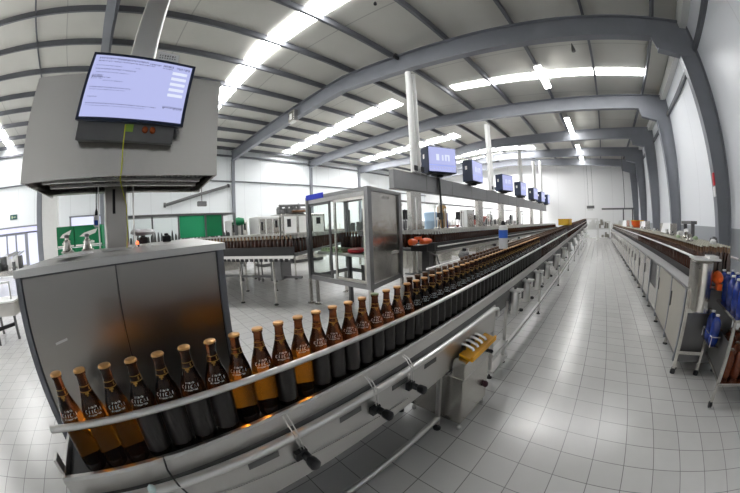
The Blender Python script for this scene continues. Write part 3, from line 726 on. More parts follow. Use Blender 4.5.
MB().lathe([(.009, .014), (.010, .02), (.007, .03), (.002, .033)], (-1.74, -.075, ZT), 10).build('lamp_lens', mat('red_lens', (.8, .05, .02), .2, emis=(1, .15, .05), estr=1.5), t)

# ------------------------------------------------------------------ glass enclosure
Lc, Cc, Rc, Bc = (-3.98, 2.43), (-2.58, 2.49), (-2.83, 3.42), (-4.12, 3.38)
z0, z1 = .44, 1.83
enc = thing('glass_machine_guard', 'tall steel machine enclosure with glass doors and a blue sign strip', 'machine enclosure', (-3.4, 2.95, 0))
def wallq(b, A, B_, za, zb, t0, t1):
    a, c = Vector((*A, 0)), Vector((*B_, 0)); d = (c - a).normalized(); n = Vector((d.y, -d.x, 0))
    p = [a + n * t0, c + n * t0, c + n * t1, a + n * t1]
    b.hexa([(q.x, q.y, za) for q in p] + [(q.x, q.y, zb) for q in p]); return b
def along(A, B_, u): return (A[0] + (B_[0] - A[0]) * u, A[1] + (B_[1] - A[1]) * u)
wallq(MB(), Cc, Rc, z0, z1, -.02, 0).build('side_panel', M['steelv'], enc)
b = MB()
for k in range(6): wallq(b, along(Cc, Rc, .42 + k * .045), along(Cc, Rc, .43 + k * .045), z1 - .14 + (.01 if k % 2 else 0), z1 - .10 + (.01 if k % 2 else 0), 0, .002)
b.build('vent_grille', M['black'], enc)
b = MB()
for P in (Lc, Cc, Rc, Bc): b.box(P[0] - .035, P[0] + .035, P[1] - .035, P[1] + .035, z0, z1)
for A, B_ in ((Lc, Cc), (Cc, Rc), (Rc, Bc), (Bc, Lc)):
    wallq(b, A, B_, z1 - .05, z1, -.035, .03); wallq(b, A, B_, z0, z0 + .07, -.035, .03)
b.build('frame', M['midsteel'], enc)
b = MB(); b.add([(*Lc, z1), (*Cc, z1), (*Rc, z1), (*Bc, z1), (*Lc, z1 - .01), (*Cc, z1 - .01), (*Rc, z1 - .01), (*Bc, z1 - .01)], [(0, 1, 2, 3), (7, 6, 5, 4), (0, 1, 5, 4), (1, 2, 6, 5), (2, 3, 7, 6), (3, 0, 4, 7)]); b.build('roof_panel', M['steelv'], enc)
wallq(MB(), along(Lc, Cc, 0.0), along(Lc, Cc, .34), z1 - .055, z1 + .03, .032, .045).build('sign_strip', M['bluep'], enc)
for u0, u1 in ((.03, .44), (.50, .97)):
    b = MB(); A, B_ = along(Lc, Cc, u0), along(Lc, Cc, u1)
    wallq(b, A, B_, z0 + .08, z0 + .12, 0, .02); wallq(b, A, B_, z1 - .16, z1 - .12, 0, .02)
    wallq(b, A, along(Lc, Cc, u0 + .03), z0 + .12, z1 - .16, 0, .02); wallq(b, along(Lc, Cc, u1 - .03), B_, z0 + .12, z1 - .16, 0, .02)
    d = b.build('door_frame', M['dsteel'] if u0 < .4 else M['steelv'], enc)
    wallq(MB(), along(Lc, Cc, u0 + .03), along(Lc, Cc, u1 - .03), z0 + .12, z1 - .16, .006, .012).build('door_glass', M['clear'], d)
wallq(MB(), along(Lc, Cc, .02), along(Lc, Cc, .98), z1 - .115, z1 - .055, 0, .02).build('header_panel', M['wpaint'], enc)
for A, B_ in ((Bc, Lc), (Rc, Bc)):
    wallq(MB(), A, B_, z0 + .07, z1 - .05, -.01, 0).build('glass_pane', M['clear'], enc)
for i, (x, y) in enumerate(((-4.02, 2.42), (-2.6, 2.5), (-2.8, 3.42), (-4.18, 3.35), (-3.86, 2.46))):
    l = MB().box(x - .022, x + .022, y - .022, y + .022, .04, z0).build('leg', M['steelv'], enc)
    MB().lathe([(.075, 0), (.075, .012), (.03, .02), (.015, .045)], (x, y, 0), 16).build('foot', M['steelv'], l)
# machine table inside the enclosure
b = MB(); b.box(-3.95, -2.75, 2.56, 3.3, .86, .90); b.build('machine_table', M['steel'], enc)
mt = thing('turntable_machine', 'machine head with green guides and a red hub inside the glass enclosure', 'machine', (-3.35, 2.9, .90))
MB().lathe([(.28, 0), (.30, .01), (.30, .03), (.1, .04), (.08, .25), (.14, .26), (.14, .33), (.04, .35)], (-3.1, 2.95, .9), 20).build('turret', M['dsteel'], mt)
MB().lathe([(.12, .0), (.15, .02), (.15, .06), (.05, .08)], (-3.08, 2.72, .902), 14).build('red_hub', M['red'], mt)
b = MB(); b.box(-3.9, -3.3, 2.60, 2.85, .902, .93)
for k in range(7): b.box(-3.88 + k * .085, -3.85 + k * .085, 2.60, 2.88, .93, .96)
b.build('green_guide', M['greenl'], mt)
b = MB(); b.box(-2.9, -2.8, 3.0, 3.2, .90, 1.5); b.box(-3.0, -2.85, 2.9, 3.1, 1.05, 1.25); b.tube([(-3.7, 3.1, .9), (-3.7, 3.1, 1.6)], .02, 8); b.tube([(-3.4, 3.15, .9), (-3.4, 3.15, 1.6)], .015, 8)
b.build('drive_column', M['dsteel'], mt)
for i in range(9):
    x, y = -3.85 + i * .075, 3.05
    putf(fb, first, x, y, .903, 'brown bottle standing inside the glass enclosure', 'bottles inside the glass enclosure')
b = MB()
for (x, y) in ((-3.5, 2.9), (-3.0, 2.9)): b.box(x - .03, x + .03, y - .03, y + .03, .0, .86)
b.box(-3.1, -2.9, 2.8, 3.0, .35, .7); b.build('table_pedestal', M['dsteel'], enc)

# ------------------------------------------------------------------ accumulation table behind the cabinet
TA = math.atan2(.42, .59)
def ta(t, s): return (-4.93 + math.cos(TA) * t - math.sin(TA) * s, 1.47 + math.sin(TA) * t + math.cos(TA) * s)
def obx(b, t0, t1, s0, s1, z0, z1):
    p = [ta(t0, s0), ta(t1, s0), ta(t1, s1), ta(t0, s1)]; return b.hexa([(*q, z0) for q in p] + [(*q, z1) for q in p])
ZA = .90
acc = thing('accumulation_table', 'wide bottle accumulation table full of bottles between the cabinet and the glass enclosure', 'conveyor', (*ta(0, 1), 0))
obx(MB(), -2.4, 1.15, .0, 3.6, ZA - .05, ZA).build('table_deck', M['dsteel'], acc)
obx(MB(), -2.4, 1.15, -.03, -.012, ZA - .035, ZA + .115).build('guide_belt', M['belt'], acc)
b = MB(); obx(b, -2.4, 1.15, -.07, -.03, ZA - .10, ZA - .055); obx(b, -2.4, 1.15, -.05, -.03, ZA - .055, ZA - .03); b.build('side_rail', M['steel'], acc)
for k in range(24):
    t_ = -1.2 + k * .1; b = MB(); obx(b, t_, t_ + .055, -.09, -.065, ZA - .125, ZA - .075); b.build('rail_clamp', M['black'], acc)
for (t_, s_) in ((0, 0), (.72, .0), (-1.2, 0), (-.5, .85), (.15, 1.0), (1.0, 2.2), (-1.2, 2.2), (0, 2.3)):
    x, y = ta(t_, s_); l = MB().cyl((x, y, .02), .02, ZA - .07, 10).build('leg', M['steelv'], acc)
    MB().lathe([(.04, 0), (.04, .015), (.02, .03)], (x, y, 0), 12).build('foot', M['rubber'], l)
for k, t_ in enumerate((-.22, .1, .25, .4, .55)):
    x, y = ta(t_, .35 + .1 * (k % 2)); b = MB(); b.tube([(x, y, ZA - .05), (x, y, .38)], .013, 8); b.lathe([(.01, 0), (.03, .01), (.03, .07), (.01, .08)], (x, y, .33), 8); b.build('drive_shaft', M['dsteel'], acc)
b = MB(); obx(b, -1.0, 1.1, .3, .36, .42, .46); obx(b, .55, .75, .2, .6, .40, ZA - .05); b.build('cross_beam', M['dsteel'], acc)
fn = far_bottle(M['farcap'], M['gldneck']); tag(fn, '', 'bottle'); fl2 = [True]
pA = []
n = 0
t_ = -1.35
while t_ < 1.12:
    x, y = ta(t_, .035); putf(fn, fl2, x, y, ZA + .002, 'gold-necked bottle in the front row of the accumulation table', 'front row of the accumulation table'); t_ += .078
for r_ in range(1, 50):
    t_ = -2.35 + (.039 if r_ % 2 else 0)
    while t_ < 1.12:
        if (r_ < 49): x, y = ta(t_, .035 + r_ * .078 * .9); pA.append((x, y, ZA + .002))
        t_ += .078
mass('crowded_bottles', pA, [M['farglass'], M['silcap'], M['silcap']], 'countless bottles packed together on the accumulation table', 'bottles', 6, True)

# ------------------------------------------------------------------ second line under the monitors
c2 = thing('accumulation_conveyor', 'second bottle line with a black guide belt, running under the row of monitors', 'conveyor', (-3.0, 10, 0))
MB().box(-3.95, -2.42, 3.75, 18, .84, .88).build('deck', M['dsteel'], c2)
b = MB(); b.prism([(-2.41, 3.9), (-2.36, 3.75), (-2.42, 3.62), (-2.75, 3.62), (-2.8, 3.9)], (.86, .99), lambda u, q, t: (u, q, t)); b.box(-2.40, -2.37, 3.75, 18, .88, .99); b.build('guide_belt', M['belt'], c2)
b = MB(); b.box(-2.37, -2.34, 3.8, 18, .80, .85); b.tube([(-2.33, 3.8, .93), (-2.33, 18, .93)], .012, 8); b.build('side_rail', M['steel'], c2)
for k in range(8):
    y = 3.9 + 2 * k
    for x in (-2.45, -3.9):
        MB().box(x - .025, x + .025, y - .025, y + .025, 0, .84).build('leg', M['steelv'], c2)
b = MB(); b.box(-2.6, -2.45, 3.72, 3.85, .25, .84); b.box(-2.8, -2.45, 3.8, 4.1, .25, .35); b.tube([(-2.45, 3.7, .85), (-2.30, 3.7, .80), (-2.24, 3.72, .6), (-2.3, 3.75, .35)], .014, 8); b.build('drive_unit', M['dsteel'], c2)
oc = thing('orange_guard', 'bright orange plastic guard at the front end of the black guide belt', 'guard', (-2.45, 3.4, .98))
b = MB(); b.lathe([(.01, -.14), (.045, -.12), (.055, -.02), (.05, .06), (.035, .14), (.01, .17)], (-2.42, 3.58, 1.03), 12, 'Y'); b.build('guard_shell', M['orange'], oc)
b = MB(); b.lathe([(.01, -.10), (.05, -.08), (.055, .0), (.03, .08), (.01, .1)], (-2.47, 3.32, 1.035), 10, 'Y'); b.box(-2.48, -2.44, 3.35, 3.5, 1.06, 1.11); b.build('guard_nose', M['orange'], oc)
MB().box(-2.47, -2.40, 3.3, 3.62, .975, .99).build('guard_bracket', M['steel'], oc)
pC = []
for i in range(14):
    for j in range(150):
        pC.append((-2.46 - i * .085, 3.95 + j * .092 + (.046 if i % 2 else 0), .882))
mass('packed_bottles', [q for q in pC if q[0] > -3.65], [M['farglass'], M['silcap'], M['silcap']], 'countless bottles on the line under the monitors', 'bottles', 5, True)
# pipes and pumps between both conveyors
pt = thing('rail_track', 'low steel guide track with pump bodies between the two bottle lines', 'track', (-1.6, 6, 0))
b = MB()
for x in (-1.35, -1.75):
    b.tube([(x, 2.6, .78), (x, 16, .95)], .012, 8)
b.build('guide_tube', M['tube'], pt)
b = MB(); b.box(-1.85, -1.3, 3.0, 16, .66, .69); b.build('track_plate', M['steelv'], pt)
for k in range(7):
    y = 3.1 + 2 * k
    for x in (-1.32, -1.8): MB().box(x - .02, x + .02, y - .02, y + .02, 0, .67).build('leg', M['steelv'], pt)
rn = random.Random(9)
pl = ['first', 'second', 'third', 'fourth', 'fifth', 'sixth', 'last']
for k in range(7):
    y = 3.3 + k * .95 + rn.uniform(-.1, .1); x = -1.58 + rn.uniform(-.1, .1); zb = .692
    t = thing('drive_pump', '%s dull steel pump body on the track between the bottle lines' % pl[k], 'pump', (x, y, zb), 0, 'pump bodies between the bottle lines')
    MB().lathe([(.05, 0), (.07, .02), (.07, .10), (.05, .14), (.03, .15)], (x, y, zb), 12).build('pump_body', M['steelv'], t)
    MB().lathe([(.02, -.10), (.045, -.09), (.045, .06), (.02, .08)], (x, y, zb + .19), 10, 'Y').build('motor', M['dsteel'], t)
    MB().lathe([(.01, 0), (.03, .01), (.03, .04), (.01, .05)], (x, y, zb + .235), 8).build('knob', M['black'], t)

# ------------------------------------------------------------------ beam with hanging posts and monitors
XB = -4.2
bm_ = thing('monitor_beam', 'long grey steel box beam carrying the row of blue monitors', 'beam', (XB, 12, 2.2))
MB().bbox(XB - .16, XB, 4.95, 24.9, 2.20, 2.66, .01).build('beam_box', M['midsteel'], bm_)
b = MB(); b.box(XB - .18, XB + .02, 4.95, 24.9, 2.18, 2.20); b.build('bottom_flange', M['dsteel'], bm_)
b = MB()
for k in range(12): b.box(XB - .002, XB + .003, 6.35 + 1.5 * k, 6.37 + 1.5 * k, 2.2, 2.66)
b.build('joint_line', M['dsteel'], bm_)
hp = []
pn = ['first', 'second', 'third', 'fourth', 'fifth']
for i, (y, hgt) in enumerate(((6.0, 0), (11.65, 0), (16.9, 0), (20.8, 0), (23.4, 0))):
    top = roof(XB) - .19 - (.78 if i < 4 else .3)
    t = thing('hanging_post', '%s bright double tube post hanging the monitor beam from the rafters' % pn[i], 'post', (XB - .08, y, 2.66), 0, 'posts holding the monitor beam')
    for dy in (-.093, .093): MB().tube([(XB - .08, y + dy, 2.66), (XB - .08, y + dy, top)], .092, 14).build('post_tube', M['wpaint'], t)
    b = MB(); b.box(XB - .20, XB + .06, y - .30, y + .30, 2.66, 2.69); b.box(XB - .14, XB - .02, y - .16, y + .16, top - .01, top + .02); b.build('bracket', M['steelv'], t)
    b = MB(); b.box(XB + .04, XB + .07, y - .25, y - .12, 2.72, 2.86); b.box(XB + .04, XB + .07, y + .05, y + .18, 2.72, 2.86); b.build('clamp', M['black'], t)
# columns below the beam
for i, y in enumerate((5.85, 10.2, 12.9, 16.0, 19.5, 23)):
    t = thing('beam_column', ['first grey steel column under the monitor beam', 'second grey column under the monitor beam', 'third grey column under the monitor beam', 'fourth grey column under the monitor beam', 'fifth grey column under the monitor beam', 'last grey column under the monitor beam'][i], 'column', (XB - .08, y, 0), 0, 'columns under the monitor beam')
    MB().bbox(XB - .16, XB - .01, y - .23, y + .23, .02, 2.18, .01).build('column_shaft', M['steelv'], t)
    MB().box(XB - .24, XB + .07, y - .3, y + .3, 0, .02).build('base_plate', M['dsteel'], t)
    if i == 0:
        b = MB(); b.tube([(XB + .05, y - .12, .02), (XB + .05, y - .12, 2.0)], .02, 8); b.build('cable_pipe', M['tube'], t)
def monitor(y, w, h, turn, l, px, zc):
    t = thing('line_monitor', l, 'monitor', (px, y, zc - h / 2), turn, 'row of monitors on the beam')
    d = .38
    # local: screen faces +X; width along Y
    MB().bbox(-d, 0, -w / 2, w / 2, 0, h, .012).build('casing', M['navy'], t, False)
    b = MB(); b.box(.0, .008, -w / 2 + .03, w / 2 - .03, .03, h - .03); s_ = b.build('screen', M['screen'], t, False)
    b = MB(); b.box(.008, .010, -w / 2 + .03, w / 2 - .03, .25 * h, .30 * h)
    for k in range(9):
        yy_ = -w / 2 + .06 + k * w * .1; b.box(.008, .010, yy_, yy_ + w * .06, .12 * h, .14 * h)
        b.box(.008, .010, yy_, yy_ + w * .04, .18 * h, .20 * h)
    b.build('screen_text', M['inkblue'], s_, False)
    b = MB()
    for (u, wd, hh) in ((-.22, .10, .24), (-.02, .05, .22), (.09, .05, .24), (.20, .05, .20)): b.box(.008, .011, u * w, (u + wd) * w, .46 * h, (.46 + hh) * h)
    b.box(.008, .011, .09 * w, .25 * w, .64 * h, .70 * h)
    b.build('screen_lettering', M['screen_box'], s_, False)
    b = MB(); b.box(-d * .95, -.05, -w * .35, w * .35, -.035, 0); b.box(-d - .16, -d * .5, -.08, .08, -.10, -.035); b.lathe([(.10, -.10), (.13, -.06), (.10, -.035)], (-d / 2, 0, 0), 10); b.build('mount_foot', M['black'], t, False)
    b = MB(); b.box(-d * .7, -d * .5, -w / 2 - .004, -w / 2, h * .55, h * .72); b.build('side_vent', M['wpaint'], t, False)
    return t
ml = ['first and largest blue monitor on the beam, showing large figures', 'second blue monitor on the beam', 'third blue monitor on the beam', 'fourth monitor on the beam', 'fifth monitor on the beam', 'sixth monitor on the beam, small', 'last monitor on the beam']
for i, (y, w, tr_) in enumerate(((6.80, .98, -.44), (9.3, .95, 0), (12.9, .95, -.25), (15.9, .95, -.1), (19.2, .95, -.1), (21.9, .9, -.1), (24.45, .6, -.1))):
    monitor(y, w, .76, tr_, ml[i], XB + .30, 3.14)
b = MB(); b.tube([(XB + .03, 7.0, 2.65), (XB + .05, 7.0, 2.1), (XB + .06, 7.02, 1.5), (XB + .10, 7.0, 1.05)], .03, 8)
tag(b.build('hanging_hose', M['black'], None), 'dark hose hanging below the largest beam monitor', 'hose')

# ------------------------------------------------------------------ right-hand bottle line with cabinets
XM = .86
rl = thing('packing_line', 'long line of steel cabinets with bottles on top along the wall of grey columns', 'machine line', (1.1, 10, 0))
MB().box(XM + .02, 1.42, 2.80, 21, .10, .745).build('cabinet_body', M['dsteel'], rl)
b = MB(); b.prism([(XM - .01, .765), (XM + .10, .80), (1.42, .80), (1.42, .78), (XM + .10, .78), (XM - .01, .745)], (2.80, 21), lambda u, q, t: (u, t, q)); b.build('worktop', M['midsteel'], rl)
MB().box(XM + .09, XM + .105, 2.85, 21, .80, .865).build('rear_guide', M['rubber'], rl)
for k, zz in enumerate((1.015, .985)): pass
b = MB(); b.tube([(XM + .08, 2.85, 1.0), (XM + .08, 21, 1.0)], .012, 8); b.tube([(1.42, 2.85, 1.0), (1.42, 21, 1.0)], .012, 8); b.build('guard_rail', M['tube'], rl)
b = MB(); b.bbox(.865, 1.05, 2.66, 2.85, .60, 1.005, .015); b.build('end_housing', M['steelv'], rl)
b = MB(); b.lathe([(.09, 0), (.09, .38)], (.955, 2.67, .61), 20); b.build('end_roller', M['steelv'], rl)
b = MB(); b.box(.86, 1.12, 2.64, 2.86, 1.005, 1.02); b.box(1.0, 1.1, 2.66, 2.8, 1.02, 1.04); b.build('end_cover', M['tube'], rl)
yy = 2.86; i = 0
while yy < 20.8:
    w = .78 if i % 3 else .62
    if i == 2:
        MB().box(XM + .004, XM + .022, yy + .02, yy + w * .25, .14, .73).build('door', M['steelv'], rl)
        MB().box(XM + .012, XM + .021, yy + w * .25, yy + w - .02, .40, .71).build('opening', M['black'], rl)
        MB().box(XM + .004, XM + .022, yy + w * .25, yy + w - .02, .14, .40).build('door', M['steelv'], rl)
    else:
        d = MB().bbox(XM, XM + .021, yy + .02, yy + w - .02, .14, .73, .005).build('door', M['tan'] if i in (0, 1) else M['steelv'], rl)
        MB().box(XM - .015, XM, yy + w - .08, yy + w - .06, .45, .60).build('handle', M['dsteel'], d)
    MB().box(XM - .004, XM + .02, yy - .022, yy + .018, .08, .75).build('upright', M['frame'], rl)
    if yy < 14:
        for x in (XM + .04, 1.36): 
            l = MB().box(x - .015, x + .015, yy - .015, yy + .015, .02, .10).build('leg', M['steelv'], rl); MB().lathe([(.03, 0), (.03, .012), (.012, .02)], (x, yy, 0), 8).build('foot', M['rubber'], l)
    yy += w; i += 1
for (x, y) in ((.862, 2.76), (1.12, 3.05), (1.12, 2.76)):
    l = MB().box(x - .014, x + .014, y - .014, y + .014, .05, .745 if x < 1 else .60).build('leg', M['steelv'], rl)
    MB().lathe([(.012, 0), (.028, .004), (.028, .03), (.012, .05)], (x, y, 0), 10).build('caster', M['black'], l)
b = MB(); b.box(.86, 1.13, 2.745, 2.775, .19, .22); b.box(.85, 1.13, 2.74, 2.78, .56, .60); b.build('cross_bar', M['steelv'], rl)
# bottles on that line
fs = far_bottle(M['creamcap'], M['farcap']); tag(fs, '', 'bottle'); fl3 = [True]
for k in range(60):
    for r_ in range(1):
        putf(fs, fl3, 1.005 + r_ * .08, 2.93 + k * .079, .802, 'silver-capped bottle in the aisle-side row on the cabinet-fronted packing line', 'aisle-side row of the cabinet-fronted packing line')
pR = [(1.005, 2.93 + k * .079, .802) for k in range(60, 226)] + [(1.085 + r_ * .08, 2.93 + .079 * k + (.04 if r_ % 2 == 0 else 0), .802) for r_ in range(4) for k in range(225)]
mass('lined_up_bottles', pR, [M['farglass'], M['creamcap'], M['farcap']], 'countless silver-capped bottles on the cabinet-fronted packing line', 'bottles', 5, True)
# loose parts lying on the bottles of that line
rn = random.Random(31)
tops = 1.11
def lump(y, x, s, m, name, label, cat):
    b = MB(); b.lathe([(.3 * s, 0), (.5 * s, .1 * s), (.45 * s, .4 * s), (.2 * s, .55 * s)], (x, y, tops), 8); b.box(x - .3 * s, x + .3 * s, y - .6 * s, y + .6 * s, tops, tops + .2 * s)
    tag(b.build(name, m, None), label, cat)
lump(3.05, 1.18, .08, M['wpaint'], 'pipe_part', 'pale fitting on the packing line, by its steel end housing', 'fitting')
lump(3.75, 1.20, .07, M['greenl'], 'pipe_part', 'pale green fitting on top of the cabinet-fronted packing line', 'fitting')
lump(4.05, 1.05, .06, M['greenl'], 'pipe_part', 'second pale green fitting on the cabinet-fronted packing line, farther on', 'fitting')
lump(3.35, 1.30, .10, M['dsteel'], 'pipe_part', 'dark steel fitting on the wall side of the cabinet-fronted packing line', 'fitting')
lump(4.7, 1.25, .12, M['wpaint'], 'pipe_part', 'white fitting before the grey gantry on the cabinet-fronted packing line', 'fitting')
for k in range(16):
    y = 3.5 + k * .42 + rn.uniform(-.1, .1); x = rn.choice([1.02, 1.14, 1.28, 1.36]); s_ = rn.uniform(.05, .08)
    t = thing('valve_fitting', 'small pale valve fitting lying on the bottle caps of the packing line', 'fitting', (x, y, tops), 0, 'small valve fittings on the packing line')
    MB().lathe([(.5 * s_, 0), (.6 * s_, .2 * s_), (.35 * s_, .5 * s_), (.4 * s_, .9 * s_), (.15 * s_, s_)], (x, y, tops), 8).build('fitting_body', M[rn.choice(['wpaint', 'steelv', 'creamcap', 'dsteel'])], t)
    MB().lathe([(.2 * s_, -.9 * s_), (.25 * s_, -.8 * s_), (.25 * s_, .8 * s_), (.2 * s_, .9 * s_)], (x, y, tops + .3 * s_), 6, 'Y').build('side_port', M['silcap'], t)
t = thing('orange_cone', 'bright orange plastic funnel at the end of the cabinet-fronted packing line', 'funnel', (1.2, 2.72, .85))
MB().lathe([(.02, -.05), (.03, -.04), (.045, .0), (.055, .05), (.05, .055), (.02, .0)], (1.12, 2.66, .87), 14, 'Y').build('funnel_cone', M['orange'], t)
MB().box(1.10, 1.15, 2.63, 2.69, .78, .83).build('funnel_clip', M['orange'], t)
b = MB(); b.box(1.05, 1.14, 2.70, 2.76, .78, .80); b.build('funnel_bracket', M['steelv'], rl)
g = thing('grey_gantry', 'small grey steel gantry straddling the cabinet-fronted packing line', 'gantry', (1.35, 4.6, .8))
b = MB()
for y in (4.35, 4.75): b.box(1.32, 1.37, y - .02, y + .02, .80, 1.30)
b.build('gantry_post', M['dsteel'], g)
b = MB(); b.box(1.30, 1.39, 4.28, 4.82, 1.27, 1.31); b.build('gantry_bar', M['dsteel'], g)
b = MB(); b.box(1.30, 1.37, 4.42, 4.68, 1.08, 1.20); b.lathe([(.03, 0), (.06, .03), (.05, .09)], (1.34, 4.55, 1.12), 8); b.build('sensor_head', M['white'], g)
def sheet(y0_, y1_, x, z0_, z1_, l, m):
    t = thing('white_cover', l, 'cover', (x, y0_, z0_)); b = MB(); b.hexa([(x, y0_, z0_), (x + .03, y0_, z0_), (x + .03, y1_, z0_), (x, y1_, z0_), (x + .05, y0_ + .08, z1_), (x + .08, y0_ + .08, z1_), (x + .08, y1_, z1_), (x + .05, y1_, z1_)]); b.build('cover_panel', m, t)
    b = MB(); b.box(x - .01, x + .10, y0_ - .02, y0_ + .01, z0_, z1_); b.box(x - .01, x + .10, y1_, y1_ + .03, z0_, z1_); b.build('cover_frame', M['steelv'], t)
sheet(5.2, 6.1, 1.22, 1.11, 1.27, 'bright white cover on the cabinet-fronted packing line behind the grey gantry', M['white'])
sheet(7.6, 8.6, 1.15, 1.11, 1.30, 'second white cover farther along the packing line', M['white'])
sheet(11, 13, 1.0, 1.11, 1.33, 'distant white cover on the cabinet-fronted packing line', M['white'])
t = thing('orange_tub', 'small orange tub standing far along the packing line', 'tub', (1.25, 9.6, 1.11))
b = MB(); b.lathe([(.12, 0), (.17, .02), (.19, .20), (.17, .20), (.15, .04)], (1.2, 9.6, 1.11), 12); b.build('tub_wall', M['orange'], t); MB().lathe([(.19, .19), (.205, .19), (.205, .215), (.19, .215)], (1.2, 9.6, 1.11), 12).build('tub_rim', M['yellow'], t)

# ------------------------------------------------------------------ trolley with blue bottles (right edge)
tr = thing('steel_trolley', 'tall steel trolley on casters loaded with blue and amber bottles', 'trolley', (1.5, 2.6, 0))
for (x, y, h) in ((1.147, 2.20, .66), (1.213, 3.03, .66), (1.95, 2.20, .66), (2.0, 3.03, .66)):
    l = MB().box(x - .013, x + .013, y - .013, y + .013, .05, h).build('leg', M['steelv'], tr)
    MB().lathe([(.010, -.014), (.028, -.012), (.028, .012), (.010, .014)], (x, y, .028), 12, 'X').build('caster', M['black'], l)
b = MB(); b.hexa([(1.14, 2.18, .655), (1.97, 2.18, .655), (2.02, 3.05, .655), (1.20, 3.05, .655), (1.14, 2.18, .675), (1.97, 2.18, .675), (2.02, 3.05, .675), (1.20, 3.05, .675)]); b.build('shelf', M['steelv'], tr)
b = MB(); b.hexa([(1.14, 2.18, .19), (1.97, 2.18, .19), (2.02, 3.05, .19), (1.20, 3.05, .19), (1.14, 2.18, .21), (1.97, 2.18, .21), (2.02, 3.05, .21), (1.20, 3.05, .21)]); b.build('shelf', M['steelv'], tr)
b = MB(); b.hexa([(1.16, 2.22, .21), (1.17, 2.22, .21), (1.222, 3.02, .21), (1.212, 3.02, .21), (1.16, 2.22, .48), (1.17, 2.22, .48), (1.222, 3.02, .48), (1.212, 3.02, .48)]); b.build('side_sheet', M['dsteel'], tr)
def jug(r, h, m, capm, name='blue_jug'):
    t = thing(name, '', 'bottle')
    MB().lathe([(.8 * r, 0), (r, .02), (r, .32 * h), (.93 * r, .36 * h), (r, .40 * h), (r, .70 * h), (.6 * r, .86 * h), (.34 * r, .9 * h), (.34 * r, .95 * h)], n=14).build('jug_body', m, t, False)
    MB().lathe([(.36 * r, .94 * h), (.40 * r, .95 * h), (.40 * r, .995 * h), (.3 * r, h)], n=10).build('cap', capm, t, False)
    return t
jg = jug(.052, .235, M['blue'], M['white']); fj = True
spots = []
for a in range(4):
    for c in range(5): spots.append((1.225 + a * .11 + c * .012, 2.28 + c * .155))
for k, (x, y) in enumerate(spots):
    l = 'blue plastic bottle on the top shelf of the steel trolley'
    if fj: o = jg; o.location = (x, y, .6755); fj = False
    else: o = dup(jg, (x, y, .6755))
    o['label'] = l; o['group'] = 'blue bottles on the trolley top shelf'
for k, (x, y) in enumerate(((1.095, 2.52), (1.09, 2.62))):
    pass
sb = thing('side_basket', 'narrow wire shelf on the aisle side of the trolley holding two blue bottles', 'shelf', (1.1, 2.6, .38))
b = MB(); b.box(1.055, 1.155, 2.45, 2.72, .375, .385); b.build('basket_floor', M['steelv'], sb)
b = MB()
for y in (2.45, 2.72): b.tube([(1.06, y, .38), (1.06, y, .46), (1.15, y, .46)], .004, 6)
b.tube([(1.06, 2.45, .46), (1.06, 2.72, .46)], .004, 6); b.build('basket_wire', M['tube'], sb)
dup(jg, (1.105, 2.515, .386), 0, 'blue bottle in the side basket of the trolley, on the aisle end', 'blue bottles in the side basket')
dup(jg, (1.105, 2.64, .386), 0, 'blue bottle in the side basket of the trolley, on the wall end', 'blue bottles in the side basket')
ja = jug(.05, .22, M['bottleamber'], M['farcap'], 'amber_jug'); fja = True
for a in range(4):
    for c in range(5):
        x, y = 1.24 + a * .11 + c * .012, 2.30 + c * .15
        if fja: o = ja; o.location = (x, y, .211); fja = False
        else: o = dup(ja, (x, y, .211))
        o['label'] = 'amber brown bottle on the lower shelf of the steel trolley'; o['group'] = 'amber bottles on the trolley lower shelf'

# fire call point on the column
t = thing('fire_alarm', 'red and white alarm unit fixed on the first grey wall column', 'alarm', (2.68, 6.72, 1.75))
MB().bbox(2.655, 2.69, 6.70, 6.80, 2.02, 2.27, .008).build('red_beacon', M['red'], t)
MB().bbox(2.655, 2.69, 6.70, 6.80, 1.80, 2.00, .008).build('white_base', M['white'], t)
# speaker box and camera on the first rafter
def rz(x, d): return roof(x) - d
t = thing('junction_box', 'grey box clamped to the first rafter beyond the glass enclosure', 'box', (-10.0, 5.4, 5.8))
MB().bbox(-10.2, -9.7, 5.30, 5.50, 5.85, 6.35, .02).build('box_body', M['steelv'], t); MB().box(-10.05, -9.85, 5.28, 5.30, 5.95, 6.2).build('box_lid', M['wpaint'], t)
t = thing('small_camera', 'small black camera where a purlin meets the first rafter', 'camera', (-4.85, 5.85, 6.3))
MB().lathe([(.03, -.10), (.06, -.09), (.06, .06), (.04, .1)], (-4.7, 5.95, 6.40), 10, 'Y').build('camera_body', M['black'], t); MB().box(-4.73, -4.67, 5.9, 6.0, 6.42, 6.52).build('bracket', M['dsteel'], t)
t = thing('ceiling_sensor', 'tiny dark sensor hanging from the roof near the skylight', 'sensor', (-4.4, 3.6, 6.5))
MB().lathe([(.01, 0), (.04, .02), (.04, .07), (.01, .12)], (-3.6, 3.95, 6.42), 8).build('sensor_body', M['black'], t)
t = thing('ceiling_sensor', 'small sensor hanging behind the first rafter beside a purlin', 'sensor', (-.1, 7.6, 6))
MB().lathe([(.02, 0), (.06, .02), (.05, .1), (.01, .3)], (-.05, 8.0, 5.93), 8).build('sensor_body', M['dsteel'], t)
b = MB(); b.tube([(-5.3, -3.75, 6.68), (-8.1, -4.15, 6.80), (-13.5, -4.75, 6.55)], .03, 6); o = b.build('trim_%d' % tn[0], M['purlin'], None); o['kind'] = 'structure'; tn[0] += 1

